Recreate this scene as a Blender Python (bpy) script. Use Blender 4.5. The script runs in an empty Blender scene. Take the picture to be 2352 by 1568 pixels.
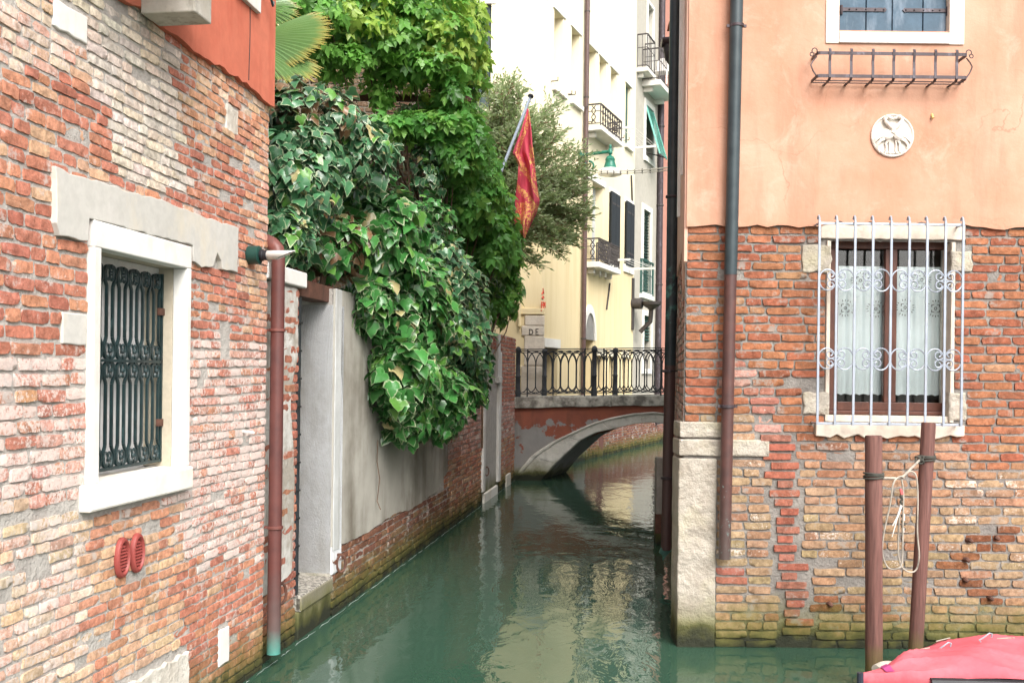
import bpy, bmesh, math, random
import numpy as np
from mathutils import Vector, Matrix

S = bpy.context.scene
COL = S.collection
R = math.radians
rng = random.Random(7)

# ---------------------------------------------------------------- camera
FOC, PX, PY, CAMZ, ROLL = 2300.0, 1176.0, 860.0, 2.1, R(0.7)
cam_data = bpy.data.cameras.new('camera')
cam_data.sensor_width = 36.0
cam_data.lens = 36.0 * FOC / 2352.0
cam_data.shift_y = (PY - 784.0) / 2352.0
cam_data.clip_start = 0.05
cam_data.clip_end = 1000.0
cam = bpy.data.objects.new('camera', cam_data)
COL.objects.link(cam)
cam.matrix_world = Matrix.Translation((0, 0, CAMZ)) @ Matrix.Rotation(R(90), 4, 'X') @ Matrix.Rotation(ROLL, 4, 'Z')
S.camera = cam

# ---------------------------------------------------------------- sky, sun, exposure
SUN_EL, SUN_AZ = R(44), R(158)          # azimuth: clockwise from +Y, the sun stands behind the camera, to the right
world = bpy.data.worlds.new('World')
S.world = world
world.use_nodes = True
wt = world.node_tree
sky = wt.nodes.new('ShaderNodeTexSky')
sky.sky_type = 'NISHITA'
sky.sun_disc = False
sky.sun_elevation = SUN_EL
sky.sun_rotation = SUN_AZ
sky.air_density = 1.0
sky.dust_density = 6.0
sky.ozone_density = 1.0
hs = wt.nodes.new('ShaderNodeHueSaturation')
hs.inputs['Saturation'].default_value = 0.22      # overcast: the blue is gone from the sky
wt.links.new(sky.outputs[0], hs.inputs['Color'])
bg = wt.nodes['Background']
bg.inputs['Strength'].default_value = 0.15
wt.links.new(hs.outputs[0], bg.inputs['Color'])

sun_data = bpy.data.lights.new('sun', 'SUN')
sun_data.energy = 0.95
sun_data.angle = R(35)
sun_data.color = (1.0, 0.96, 0.9)
sun = bpy.data.objects.new('sun', sun_data)
COL.objects.link(sun)
sd = Vector((math.sin(SUN_AZ) * math.cos(SUN_EL), math.cos(SUN_AZ) * math.cos(SUN_EL), math.sin(SUN_EL)))
sun.rotation_euler = sd.to_track_quat('Z', 'Y').to_euler()
sun.location = (4, -4, 12)

S.view_settings.view_transform = 'Standard'
S.view_settings.look = 'None'
S.view_settings.gamma = 1.0
S.view_settings.use_curve_mapping = False
S.view_settings.exposure = 1.16
S.render.engine = 'CYCLES'
S.cycles.use_denoising = True
S.cycles.max_bounces = 8
S.cycles.diffuse_bounces = 4
S.cycles.transparent_max_bounces = 8

# ---------------------------------------------------------------- measuring helpers (photo measures -> real places)
CR, SR = math.cos(ROLL), math.sin(ROLL)
CAMP = Vector((0, 0, CAMZ))

def ray(x, y):
    dx, dy = x - PX, y - PY
    return Vector((dx * CR + dy * SR, FOC, dx * SR - dy * CR)) / FOC

def W(x, y, Z):
    return CAMP + ray(x, y) * Z

def toV(p):
    d = p - CAMP
    if d.y < 0.05:
        return (-9999, -9999)
    a, b = d.x * FOC / d.y, d.z * FOC / d.y
    return (PX + a * CR + b * SR, PY + a * SR - b * CR)

class Frame:
    """a wall plane: origin O, U along the wall, V up, N out of the wall"""
    def __init__(s, O, U, N=None):
        s.O = Vector(O); s.U = Vector(U).normalized(); s.V = Vector((0, 0, 1))
        n = s.U.cross(s.V)
        s.N = n if N is None or n.dot(Vector(N)) > 0 else -n
    def pt(s, u, v, n=0.0):
        return s.O + s.U * u + s.V * v + s.N * n
    def px(s, x, y, n=0.0):
        d = ray(x, y); o = s.O + s.N * n
        t = (o - CAMP).dot(s.N) / d.dot(s.N)
        p = CAMP + d * t - s.O
        return (p.dot(s.U), p.z)
    def M(s, u, v, n=0.0):
        m = Matrix.Identity(4)
        for i, a in enumerate((s.U, s.V, s.N)):
            m[0][i], m[1][i], m[2][i] = a
        m.translation = s.pt(u, v, n)
        return m

LW = Frame((-2.74, 0, 0), (0.141, 1, 0), (1, 0, 0))          # left bank: house and garden wall
RF = Frame((0, 7.8, 0), (1, 0, 0), (0, -1, 0))               # front of the right house
RS = Frame((1.295, 7.8, 0), (0.143, 1, 0), (-1, 0, 0))       # canal side of the right house
YF = Frame((0.64, 22, 0), (0.4, 1, 0), (1, -0.4, 0))         # canal front of the yellow house and beyond
YL = Frame((0, 22, 0), (1, 0, 0), (0, -1, 0))                # end wall of the yellow house
WORLD = Frame((0, 0, 0), (1, 0, 0), (0, -1, 0))

# ---------------------------------------------------------------- object helpers
OFF = {}

def link(o, parent=None, kind=None, label=None):
    COL.objects.link(o)
    if parent is not None:
        o.parent = parent
    if kind: o['kind'] = kind
    if label: o['label'] = label
    return o

def thing(name, loc, label, cat, group=None):
    o = bpy.data.objects.new(name, None)
    o.empty_display_size = 0.2
    o.location = loc
    COL.objects.link(o)
    OFF[o.name] = Vector(loc)
    o['label'] = label; o['category'] = cat
    if group: o['group'] = group
    return o

def tag(o, label=None, cat=None, group=None, kind=None):
    for k, v in (('label', label), ('category', cat), ('group', group), ('kind', kind)):
        if v: o[k] = v
    return o

class MB:
    def __init__(s):
        s.v = []; s.f = []; s.c = []
    def add(s, vs, fs, col=None):
        b = len(s.v)
        s.v += [Vector(p) for p in vs]
        s.f += [tuple(i + b for i in f) for f in fs]
        if col is not None: s.c += [col] * len(vs)
        return s
    def box(s, F, u0, u1, v0, v1, n0, n1):
        p = [F.pt(u, v, n) for n in (n0, n1) for v in (v0, v1) for u in (u0, u1)]
        return s.add(p, [(0, 2, 3, 1), (4, 5, 7, 6), (0, 1, 5, 4), (2, 6, 7, 3), (0, 4, 6, 2), (1, 3, 7, 5)])
    def beam(s, a, b, w, h, up=(0, 0, 1)):
        a, b = Vector(a), Vector(b); d = (b - a).normalized(); up = Vector(up)
        sd_ = d.cross(up)
        if sd_.length < 1e-4: sd_ = d.cross(Vector((1, 0, 0)))
        sd_.normalize(); uu = sd_.cross(d).normalized()
        p = []
        for c in (a, b):
            for i, j in ((-1, -1), (1, -1), (1, 1), (-1, 1)):
                p.append(c + sd_ * (i * w / 2) + uu * (j * h / 2))
        return s.add(p, [(3, 2, 1, 0), (4, 5, 6, 7), (0, 1, 5, 4), (1, 2, 6, 5), (2, 3, 7, 6), (3, 0, 4, 7)])
    def tube(s, pts, r, sides=8, caps=True, closed=False):
        pts = [Vector(p) for p in pts]; n = len(pts)
        rs = r if isinstance(r, (list, tuple)) else [r] * n
        b = len(s.v); prev = None
        for i, p in enumerate(pts):
            if closed: d = pts[(i + 1) % n] - pts[i - 1]
            else: d = pts[min(i + 1, n - 1)] - pts[max(i - 1, 0)]
            if d.length < 1e-9: d = Vector((0, 0, 1))
            d.normalize()
            if prev is None:
                prev = d.orthogonal().normalized()
            x = prev - d * prev.dot(d)
            if x.length < 1e-6: x = d.orthogonal()
            x.normalize(); prev = x; y = d.cross(x)
            for k in range(sides):
                a = 2 * math.pi * k / sides
                s.v.append(p + (x * math.cos(a) + y * math.sin(a)) * rs[i])
        m = n if closed else n - 1
        for i in range(m):
            for k in range(sides):
                k2 = (k + 1) % sides; j = (i + 1) % n
                s.f.append((b + i * sides + k, b + i * sides + k2, b + j * sides + k2, b + j * sides + k))
        if caps and not closed:
            s.f.append(tuple(b + k for k in reversed(range(sides))))
            s.f.append(tuple(b + (n - 1) * sides + k for k in range(sides)))
        return s
    def lathe(s, prof, base, axis=(0, 0, 1), sides=16):
        ax = Vector(axis).normalized(); base = Vector(base)
        return s.tube([base + ax * (h + 1e-5 * i) for i, (r, h) in enumerate(prof)], [max(r, 1e-4) for r, h in prof], sides) if False else s._lathe(prof, base, ax, sides)
    def _lathe(s, prof, base, ax, sides):
        x = ax.orthogonal().normalized(); y = ax.cross(x); b = len(s.v)
        for r, h in prof:
            for k in range(sides):
                a = 2 * math.pi * k / sides
                s.v.append(base + ax * h + (x * math.cos(a) + y * math.sin(a)) * max(r, 1e-4))
        for i in range(len(prof) - 1):
            for k in range(sides):
                k2 = (k + 1) % sides
                s.f.append((b + i * sides + k, b + i * sides + k2, b + (i + 1) * sides + k2, b + (i + 1) * sides + k))
        s.f.append(tuple(b + k for k in reversed(range(sides))))
        s.f.append(tuple(b + (len(prof) - 1) * sides + k for k in range(sides)))
        return s
    def prism(s, F, poly, n0, n1):
        """a slab with an outline given in wall coordinates"""
        m = len(poly); b = len(s.v)
        for n in (n0, n1):
            for u, v in poly: s.v.append(F.pt(u, v, n))
        s.f.append(tuple(b + i for i in reversed(range(m))))
        s.f.append(tuple(b + m + i for i in range(m)))
        for i in range(m):
            j = (i + 1) % m
            s.f.append((b + i, b + j, b + m + j, b + m + i))
        return s
    def grid(s, P):
        b = len(s.v); nr, nc = len(P), len(P[0])
        for row in P: s.v += [Vector(p) for p in row]
        for i in range(nr - 1):
            for j in range(nc - 1):
                s.f.append((b + i * nc + j, b + i * nc + j + 1, b + (i + 1) * nc + j + 1, b + (i + 1) * nc + j))
        return s
    def ball(s, c, rx, ry, rz, nu=10, nv=7, M=None):
        c = Vector(c); b = len(s.v)
        for i in range(nv + 1):
            t = math.pi * i / nv
            for k in range(nu):
                a = 2 * math.pi * k / nu
                p = Vector((rx * math.sin(t) * math.cos(a), ry * math.sin(t) * math.sin(a), rz * math.cos(t)))
                s.v.append(c + (M @ p if M is not None else p))
        for i in range(nv):
            for k in range(nu):
                k2 = (k + 1) % nu
                s.f.append((b + i * nu + k, b + (i + 1) * nu + k, b + (i + 1) * nu + k2, b + i * nu + k2))
        return s
    def build(s, name, mat, parent=None, smooth=False, bevel=0.0, kind=None, label=None, fix=True):
        off = Vector((0, 0, 0))
        if parent is not None: off = OFF.get(parent.name, off)
        me = bpy.data.meshes.new(name)
        me.from_pydata([tuple(p - off) for p in s.v], [], s.f)
        if fix:
            bm = bmesh.new(); bm.from_mesh(me)
            bmesh.ops.recalc_face_normals(bm, faces=bm.faces)
            bm.to_mesh(me); bm.free()
        if s.c and len(s.c) == len(s.v):
            at = me.color_attributes.new('tint', 'FLOAT_COLOR', 'POINT')
            at.data.foreach_set('color', [x for c in s.c for x in c])
        me.materials.append(mat)
        if smooth:
            me.shade_smooth(); me.set_sharp_from_angle(angle=R(40))
        o = bpy.data.objects.new(name, me)
        link(o, parent, kind, label)
        OFF[o.name] = off
        if bevel:
            m = o.modifiers.new('bevel', 'BEVEL'); m.width = bevel; m.segments = 2; m.limit_method = 'ANGLE'; m.angle_limit = R(40)
        return o

def np_mesh(name, V, Fa, mat, parent=None, tint=None, extra=None, smooth=False, kind=None):
    """big meshes from arrays: V (n,3), Fa (m,k)"""
    off = OFF.get(parent.name, Vector((0, 0, 0))) if parent is not None else Vector((0, 0, 0))
    me = bpy.data.meshes.new(name)
    n, (m, k) = len(V), Fa.shape
    me.vertices.add(n)
    me.vertices.foreach_set('co', (V - np.array(off)).astype(np.float32).ravel())
    me.loops.add(m * k); me.loops.foreach_set('vertex_index', Fa.astype(np.int32).ravel())
    me.polygons.add(m)
    me.polygons.foreach_set('loop_start', np.arange(0, m * k, k, dtype=np.int32))
    me.polygons.foreach_set('use_smooth', np.full(m, smooth))
    me.update(calc_edges=True)
    for nm, A in (('tint', tint), ('rim', extra)):
        if A is not None:
            if A.ndim == 1: A = np.stack([A, A, A, np.ones_like(A)], 1)
            at = me.color_attributes.new(nm, 'FLOAT_COLOR', 'POINT')
            at.data.foreach_set('color', A.astype(np.float32).ravel())
    me.materials.append(mat)
    o = bpy.data.objects.new(name, me)
    link(o, parent, kind); OFF[o.name] = off
    return o

# ---------------------------------------------------------------- materials
class NT:
    def __init__(s, name):
        s.m = bpy.data.materials.new(name); s.m.use_nodes = True
        s.t = s.m.node_tree; s.b = s.t.nodes['Principled BSDF']
        s.pos = s.n('ShaderNodeNewGeometry').outputs['Position']
    def n(s, kind, **kw):
        x = s.t.nodes.new(kind)
        for k, v in kw.items(): setattr(x, k, v)
        return x
    def put(s, sock, val):
        if hasattr(val, 'is_linked') or hasattr(val, 'links'): s.t.links.new(val, sock)
        elif isinstance(val, tuple) and len(val) == 3 and sock.type == 'RGBA': sock.default_value = (*val, 1)
        else: sock.default_value = val
    def noise(s, scale, detail=4, rough=0.55, vec=None, stretch=None, dist=0.0):
        x = s.n('ShaderNodeTexNoise')
        x.inputs['Scale'].default_value = scale; x.inputs['Detail'].default_value = detail
        x.inputs['Roughness'].default_value = rough; x.inputs['Distortion'].default_value = dist
        v = vec or s.pos
        if stretch:
            mp = s.n('ShaderNodeMapping'); mp.inputs['Scale'].default_value = stretch
            s.t.links.new(v, mp.inputs[0]); v = mp.outputs[0]
        s.t.links.new(v, x.inputs['Vector'])
        return x.outputs[0]
    def ramp(s, fac, lo, hi, a=0.0, b=1.0):
        x = s.n('ShaderNodeMapRange'); x.clamp = True
        s.put(x.inputs[0], fac)
        for i, v in enumerate((lo, hi, a, b)): s.put(x.inputs[i + 1], v)
        return x.outputs[0]
    def math(s, op, a, b=0.0):
        x = s.n('ShaderNodeMath', operation=op); s.put(x.inputs[0], a); s.put(x.inputs[1], b)
        return x.outputs[0]
    def mix(s, fac, a, b, mode='MIX'):
        x = s.n('ShaderNodeMix', data_type='RGBA', blend_type=mode)
        s.put(x.inputs[0], fac); s.put(x.inputs[6], a); s.put(x.inputs[7], b)
        return x.outputs[2]
    def z(s):
        x = s.n('ShaderNodeSeparateXYZ'); s.t.links.new(s.pos, x.inputs[0]); return x.outputs[2]
    def sep(s):
        x = s.n('ShaderNodeSeparateXYZ'); s.t.links.new(s.pos, x.inputs[0]); return x.outputs
    def bump(s, h, strength=0.5, dist=0.01):
        x = s.n('ShaderNodeBump'); x.inputs['Strength'].default_value = strength; x.inputs['Distance'].default_value = dist
        s.t.links.new(h, x.inputs['Height']); s.t.links.new(x.outputs[0], s.b.inputs['Normal'])
    def done(s, color, rough=0.8, metal=0.0, spec=0.3):
        s.put(s.b.inputs['Base Color'], color); s.put(s.b.inputs['Roughness'], rough)
        s.b.inputs['Metallic'].default_value = metal; s.b.inputs['Specular IOR Level'].default_value = spec
        return s.m

def algae(k, col, z0=0.05, z1=0.42, wet=True):
    """green growth and a dark wet band above the water line"""
    z = k.math('ADD', k.z(), k.math('MULTIPLY', k.math('SUBTRACT', k.noise(5, 4), 0.5), 0.35))
    col = k.mix(k.ramp(z, z0 + 0.08, z1, 0.95, 0.0), col, k.mix(k.noise(14, 3), (0.075, 0.085, 0.012), (0.16, 0.15, 0.04)))
    return k.mix(k.ramp(z, z0 + 0.0, z0 + 0.16, 0.94, 0.0), col, (0.018, 0.021, 0.015)) if wet else col

def surf(name, c1, c2, scale=6, rough=0.85, bump=0.4, bscale=40, bdist=0.006, stain=None, stain_scale=(2, 2, 0.5), water=False, spec=0.25, metal=0.0, lo=0.35, hi=0.65, fine=0.25):
    k = NT(name)
    c = k.mix(k.ramp(k.noise(scale, 6, 0.6), lo, hi), c1, c2)
    c = k.mix(k.ramp(k.noise(scale * 9, 4, 0.6), 0.4, 0.62, 0, fine), c, tuple(x * 0.62 for x in c1))
    if stain:
        c = k.mix(k.ramp(k.noise(1.6, 6, 0.65, stretch=stain_scale), 0.5, 0.72, 0, 0.8), c, stain)
    if water: c = algae(k, c)
    if bump:
        k.bump(k.math('ADD', k.noise(bscale, 6, 0.65), k.math('MULTIPLY', k.noise(bscale * 0.22, 3), 1.5)), bump, bdist)
    return k.done(c, rough, metal, spec)

def brick_mat(name, parts, white=(0.68, 0.57, 0.52), water=True, rough=0.9, pit=(0.25, 0.1, 0.06), smear=(0.36, 0.335, 0.30)):
    k = NT(name)
    if parts:
        oi = k.n('ShaderNodeObjectInfo'); col, alp = oi.outputs['Color'], oi.outputs['Alpha']
    else:
        at = k.n('ShaderNodeAttribute', attribute_name='tint'); col, alp = at.outputs['Color'], at.outputs['Alpha']
    v = k.noise(22, 5, 0.65)
    c = k.mix(1.0, col, k.mix(k.ramp(v, 0.32, 0.68), (0.58, 0.56, 0.54), (1.28, 1.27, 1.25)), 'MULTIPLY')
    c = k.mix(k.ramp(k.noise(85, 3, 0.7), 0.54, 0.66, 0, 0.5), c, k.mix(0.5, col, pit, 'MULTIPLY'))
    # salt bloom: a white crust that breaks up in patches
    w = k.math('ADD', k.noise(48, 5, 0.75), k.math('MULTIPLY', k.math('SUBTRACT', k.noise(7, 3), 0.5), 0.5))
    edge = k.math('SUBTRACT', 0.86, k.math('MULTIPLY', alp, 0.5))
    c = k.mix(k.ramp(k.math('SUBTRACT', w, edge), -0.05, 0.06, 0, 0.9), c, white)
    # mortar smeared over the faces here and there, and pale grains in the worn clay
    c = k.mix(k.ramp(k.noise(120, 2, 0.6), 0.58, 0.72, 0, 0.22), c, (0.62, 0.5, 0.4))
    c = k.mix(k.ramp(k.math('ADD', k.noise(5.5, 6, 0.72), k.math('MULTIPLY', k.noise(40, 3), 0.12)), 0.625, 0.70, 0, 0.8), c, smear)
    if water: c = algae(k, c, 0.0, 0.38)
    k.bump(k.math('ADD', k.noise(60, 6, 0.75), k.math('MULTIPLY', k.noise(17, 3), 2.0)), 0.8, 0.006)
    return k.done(c, rough, 0, 0.2)

def paint(name, c, rough=0.45, var=0.25, spec=0.4, metal=0.0, wear=None, bscale=60, bump=0.15, lo=0.55, hi=0.7):
    k = NT(name)
    d = tuple(x * (1 - var) for x in c); e = tuple(min(1, x * (1 + var)) for x in c)
    col = k.mix(k.ramp(k.noise(11, 5, 0.6), 0.3, 0.7), d, e)
    if wear: col = k.mix(k.ramp(k.noise(9, 6, 0.7, stretch=(2, 2, 0.6)), lo, hi), col, wear)
    if bump: k.bump(k.noise(bscale, 4, 0.6), bump, 0.004)
    return k.done(col, rough, metal, spec)

# ---------------------------------------------------------------- bricks
RED, DRED, ORG, TAN = (.39, .148, .103), (.29, .095, .07), (.45, .215, .13), (.53, .37, .245)
CREAM, PALE, PINK, OCH = (.58, .49, .39), (.53, .48, .43), (.50, .29, .24), (.44, .35, .22)

def brick_template(seed, rough=1.0):
    r = random.Random(seed); nx, ny = 5, 3
    vs, idx = [], {}
    for j in range(ny):
        for i in range(nx):
            x, y = i / (nx - 1) - 0.5, j / (ny - 1) - 0.5
            e = i in (0, nx - 1) or j in (0, ny - 1)
            cn = i in (0, nx - 1) and j in (0, ny - 1)
            zz = (-0.06 - 0.30 * r.random() ** 2 - (0.30 * r.random() if cn else 0)) * rough if e else r.uniform(-0.22, 0.06) * rough
            if e:
                x *= 1 - (0.08 if cn else 0.04) * r.random() * rough * 1.6; y *= 1 - (0.34 if cn else 0.25) * r.random() ** 1.4 * rough
            else:
                x += r.uniform(-.03, .03); y += r.uniform(-.12, .12)
            idx[(i, j)] = len(vs); vs.append((x, y, zz))
    fs = [(idx[i, j], idx[i + 1, j], idx[i + 1, j + 1], idx[i, j + 1]) for j in range(ny - 1) for i in range(nx - 1)]
    ring = [(i, 0) for i in range(nx)] + [(nx - 1, j) for j in range(1, ny)] + [(i, ny - 1) for i in range(nx - 2, -1, -1)] + [(0, j) for j in range(ny - 2, 0, -1)]
    b = len(vs)
    for i, j in ring:
        x, y, _ = vs[idx[i, j]]; vs.append((x, y, -2.2))
    m = len(ring)
    for q in range(m):
        a, c = ring[q], ring[(q + 1) % m]
        fs.append((idx[a], b + q, b + (q + 1) % m, idx[c]))
    return vs, fs

BT = [brick_template(100 + i, 1.0) for i in range(14)]
BT_NEW = [brick_template(300 + i, 0.45) for i in range(8)]
def brick_meshes(nm, temps, mat):
    out = []
    for vs, fs in temps:
        me = bpy.data.meshes.new(nm); me.from_pydata(vs, [], fs); me.materials.append(mat); me.shade_smooth(); me.set_sharp_from_angle(angle=R(48))
        out.append(me)
    return out

def masonry(parent, F, u0, u1, v0, v1, colour, mats, holes=(), course=0.0725, joint=0.012, depth=0.012, limit=300,
            n0=0.0, jut=0.006, lens=((0.25, 3), (0.122, 1.3), (0.18, 0.5)), inview=None, seed=1, name='brick', wave=0.004, extra=None):
    """bricks laid course by course; the ones that show largest are objects, the rest one mesh"""
    r = random.Random(seed); jobs = []
    row = 0; v = v0
    while v < v1 - 0.3 * course:
        h = course - joint
        free = [(u0, u1)]
        for a, b, c, d in holes:
            if v + h * 0.8 > c and v + h * 0.2 < d:
                nf = []
                for x, y in free:
                    if b <= x or a >= y: nf.append((x, y)); continue
                    if a - x > 0.03: nf.append((x, a))
                    if y - b > 0.03: nf.append((b, y))
                free = nf
        for x, y in free:
            u = x - (r.random() * 0.2 if x == u0 and u0 < -50 else 0)
            while u < y - 0.02:
                L = r.choices([l for l, _ in lens], [q for _, q in lens])[0] * r.uniform(0.92, 1.08)
                if y - (u + L) < 0.06: L = y - u
                w = L - joint
                if w > 0.015:
                    cu, cv = u + L / 2, v + h / 2 + wave * math.sin(u * 2.1 + row * 0.3) + r.uniform(-.002, .002)
                    jobs.append((cu, cv, w, h * r.uniform(0.9, 1.03)))
                u += L
        v += course; row += 1
    if extra: jobs += extra
    scored = []
    for cu, cv, w, h in jobs:
        c = colour(cu, cv, r)
        if c is None: continue
        new = len(c) > 4
        p = F.pt(cu, cv, n0); q = toV(p); d = (p - CAMP)
        area = 0.0
        if 0 < q[0] < 2352 and 0 < q[1] < 1568 and d.y > 0.5:
            area = w * h * abs(d.normalized().dot(F.N)) / d.length_squared
            if inview and not inview(*q): area *= 1e-4
        n = n0 + r.uniform(-jut, jut) + (0.004 if new else 0) - (0.007 if r.random() < .09 else 0)
        scored.append((area, cu, cv, w, h, n, c, r.randrange(1000), r.uniform(-0.012, 0.012), r.random() < 0.5))
    scored.sort(key=lambda t: -t[0])
    mp, ms = mats
    key = mp.name
    if key not in BMESH:
        BMESH[key] = (brick_meshes(name, BT, mp), brick_meshes(name, BT_NEW, mp))
    mo, mn = BMESH[key]
    off = OFF.get(parent.name, Vector((0, 0, 0)))
    big = MB()
    for i, (area, cu, cv, w, h, n, c, k, rot, flip) in enumerate(scored):
        M = F.M(cu, cv, n) @ Matrix.Rotation(rot + (math.pi if flip else 0), 4, 'Z') @ Matrix.Diagonal((w, h, depth, 1))
        new = len(c) > 4
        if i < limit and area > 0:
            o = bpy.data.objects.new(name, (mn if new else mo)[k % (len(mn) if new else len(mo))])
            o.color = c[:4]
            COL.objects.link(o); o.parent = parent
            o.matrix_basis = Matrix.Translation(-off) @ M
        else:
            vs, fs = (BT_NEW if new else BT)[k % (len(BT_NEW) if new else len(BT))]
            big.add([M @ Vector(p) for p in vs], fs, c[:4])
    if big.v:
        o = big.build('bricks', ms, parent, kind='stuff', fix=False)
        o.data.shade_smooth(); o.data.set_sharp_from_angle(angle=R(48))
    return scored
BMESH = {}

def jit(c, r, a=0.13):
    f = 1 + r.uniform(-a, a)
    return tuple(min(.85, max(.01, x * f * (1 + r.uniform(-.04, .04)))) for x in c)

def choose(r, *opts):
    cs = [o[0] for o in opts]; ws = [o[1] for o in opts]
    m = [sum(c[i] * w for c, w in zip(cs, ws)) / sum(ws) for i in range(3)]      # neighbours weather towards one tone
    q = r.choices(cs, ws)[0]
    return jit(tuple(a * .68 + b * .32 for a, b in zip(q, m)), r)

def holed_wall(mb, F, u0, u1, v0, v1, holes, n=0.0, reveal=0.25, reveals=True):
    """a wall face with rectangular openings and their reveals"""
    us = sorted({u0, u1, *[x for h in holes for x in h[:2]]}); vs = sorted({v0, v1, *[x for h in holes for x in h[2:4]]})
    us = [u for u in us if u0 <= u <= u1]; vs = [v for v in vs if v0 <= v <= v1]
    for i in range(len(us) - 1):
        for j in range(len(vs) - 1):
            cu, cv = (us[i] + us[i + 1]) / 2, (vs[j] + vs[j + 1]) / 2
            if any(a < cu < b and c < cv < d for a, b, c, d in holes): continue
            mb.add([F.pt(us[i], vs[j], n), F.pt(us[i + 1], vs[j], n), F.pt(us[i + 1], vs[j + 1], n), F.pt(us[i], vs[j + 1], n)], [(0, 1, 2, 3)])
    if reveals:
        for a, b, c, d in holes:
            q = [F.pt(x, y, m) for m in (n, n - reveal) for x, y in ((a, c), (b, c), (b, d), (a, d))]
            mb.add(q, [(0, 4, 5, 1), (1, 5, 6, 2), (2, 6, 7, 3), (3, 7, 4, 0)])

def shell(mb, pts, z0, z1, open_sides=(), top=True):
    """the remaining walls of a house: outline pts, leaving out the sides named in open_sides"""
    n = len(pts)
    for i in range(n):
        if i in open_sides: continue
        a, b = pts[i], pts[(i + 1) % n]
        mb.add([(a[0], a[1], z0), (b[0], b[1], z0), (b[0], b[1], z1), (a[0], a[1], z1)], [(0, 1, 2, 3)])
    if top: mb.add([(p[0], p[1], z1) for p in pts], [tuple(range(n))])

def rough_poly(poly, step, amp, r, skip=()):
    """a broken outline: points along the edges, moved a little"""
    out = []
    for i in range(len(poly)):
        a, b = poly[i], poly[(i + 1) % len(poly)]
        L = math.hypot(b[0] - a[0], b[1] - a[1]); m = 1 if i in skip else max(1, int(L / step))
        for q in range(m):
            t = q / m
            j = 0 if (q == 0) else amp
            out.append((a[0] + (b[0] - a[0]) * t + r.uniform(-j, j), a[1] + (b[1] - a[1]) * t + r.uniform(-j, j)))
    return out
# ================================================================ setting: water, ground
def zr(ox, oy, s):
    return lambda x, y: (ox + s * x, oy + s * y)
z1, z2, z3 = zr(0, 0, .4028), zr(0, 516.8, .4028), zr(0, 976.1, .3776)
z4, z5, z6, z7 = zr(1492.9, 0, .3652), zr(1492.9, 459.4, .3662), zr(1492.9, 976.1, .3776), zr(1780, 459.4, .3662)
zf, zb = zr(1033.5, 0, .3662), zr(1091, 516.8, .3662)          # yellow house, bridge

def water_mat():
    k = NT('canal_water')
    k.b.inputs['IOR'].default_value = 1.45
    sx = k.n('ShaderNodeMapping'); sx.inputs['Scale'].default_value = (1.0, 0.55, 1.0)
    k.t.links.new(k.pos, sx.inputs[0]); v = sx.outputs[0]
    big = k.noise(1.3, 2, 0.5, vec=v, dist=0.6); mid = k.noise(5.0, 3, 0.5, vec=v, dist=0.8); fin = k.noise(21.0, 3, 0.55, vec=v)
    calm = k.ramp(k.noise(0.35, 2, 0.5), 0.35, 0.65, 0.35, 1.0)      # breeze patches
    h = k.math('ADD', k.math('MULTIPLY', big, 1.5), k.math('MULTIPLY', mid, 0.50))
    h = k.math('ADD', h, k.math('MULTIPLY', k.math('MULTIPLY', fin, calm), k.ramp(k.sep()[1], 7, 15, .05, .22)))
    k.bump(h, 0.22, 0.04)
    c = k.mix(k.noise(0.6, 3), (0.026, 0.064, 0.041), (0.036, 0.082, 0.054))
    return k.done(c, 0.018, 0, 0.5)
mb = MB(); mb.add([(-300, -300, 0), (300, -300, 0), (300, 600, 0), (-300, 600, 0)], [(0, 1, 2, 3)])
tag(mb.build('water', water_mat()), kind='structure')
m_soil = surf('garden_soil', (0.09, 0.07, 0.045), (0.05, 0.06, 0.025), 3, bump=0.6)
mb = MB(); g0 = LW.pt(8.7, 0.9, -0.35); g1 = LW.pt(21.5, 0.9, -0.35)
mb.add([g0, g1, (-14, 21.6, 0.9), (-14, g0.y, 0.9)], [(0, 1, 2, 3)])
tag(mb.build('garden_ground', m_soil), kind='structure')

# ================================================================ the brick house on the left bank
LIME = (.50, .455, .42)
M_brick_p, M_brick_s = brick_mat('old_brick', True, smear=LIME), brick_mat('old_brick_run', False, smear=LIME)
OLD = (M_brick_p, M_brick_s)
m_mortar = surf('lime_mortar', (0.50, 0.47, 0.43), (0.39, 0.36, 0.33), 9, bump=1.0, bscale=55, bdist=0.012, water=True)
m_redpl = surf('red_render', (0.56, 0.17, 0.105), (0.50, 0.14, 0.085), 1.4, bump=0.25, bscale=24, stain=(0.40, 0.085, 0.05), stain_scale=(3, 3, 0.5))
m_cement = surf('cement_render', (0.57, 0.55, 0.51), (0.48, 0.47, 0.43), 2.2, bump=0.25, bscale=22, stain=(0.62, 0.55, 0.42), stain_scale=(2, 2, .8))
m_white = surf('white_stone', (0.74, 0.73, 0.70), (0.66, 0.64, 0.60), 3, stain=(.54, .50, .43), stain_scale=(3, 3, 1.2), bump=0.35, bscale=60, bdist=.003, fine=0.08)
m_sill = surf('istrian_stone', (0.78, 0.75, 0.69), (0.66, 0.58, 0.46), 2.5, bump=0.2, bscale=50, bdist=.003, lo=.5, hi=.75, fine=.15)
m_beige = surf('beige_render', (0.50, 0.44, 0.34), (0.42, 0.37, 0.29), 4, bump=0.5, bscale=16)
m_rough = surf('rough_stone', (0.66, 0.62, 0.55), (0.52, 0.47, 0.40), 5, bump=0.9, bscale=18, bdist=.02, water=False)
m_dgreen = paint('dark_green_iron', (0.011, 0.027, 0.029), 0.4, .4, wear=(0.05, 0.10, 0.10), lo=.6, hi=.75)
m_dark = paint('dark_void', (0.02, 0.02, 0.02), .8, .2)
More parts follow.
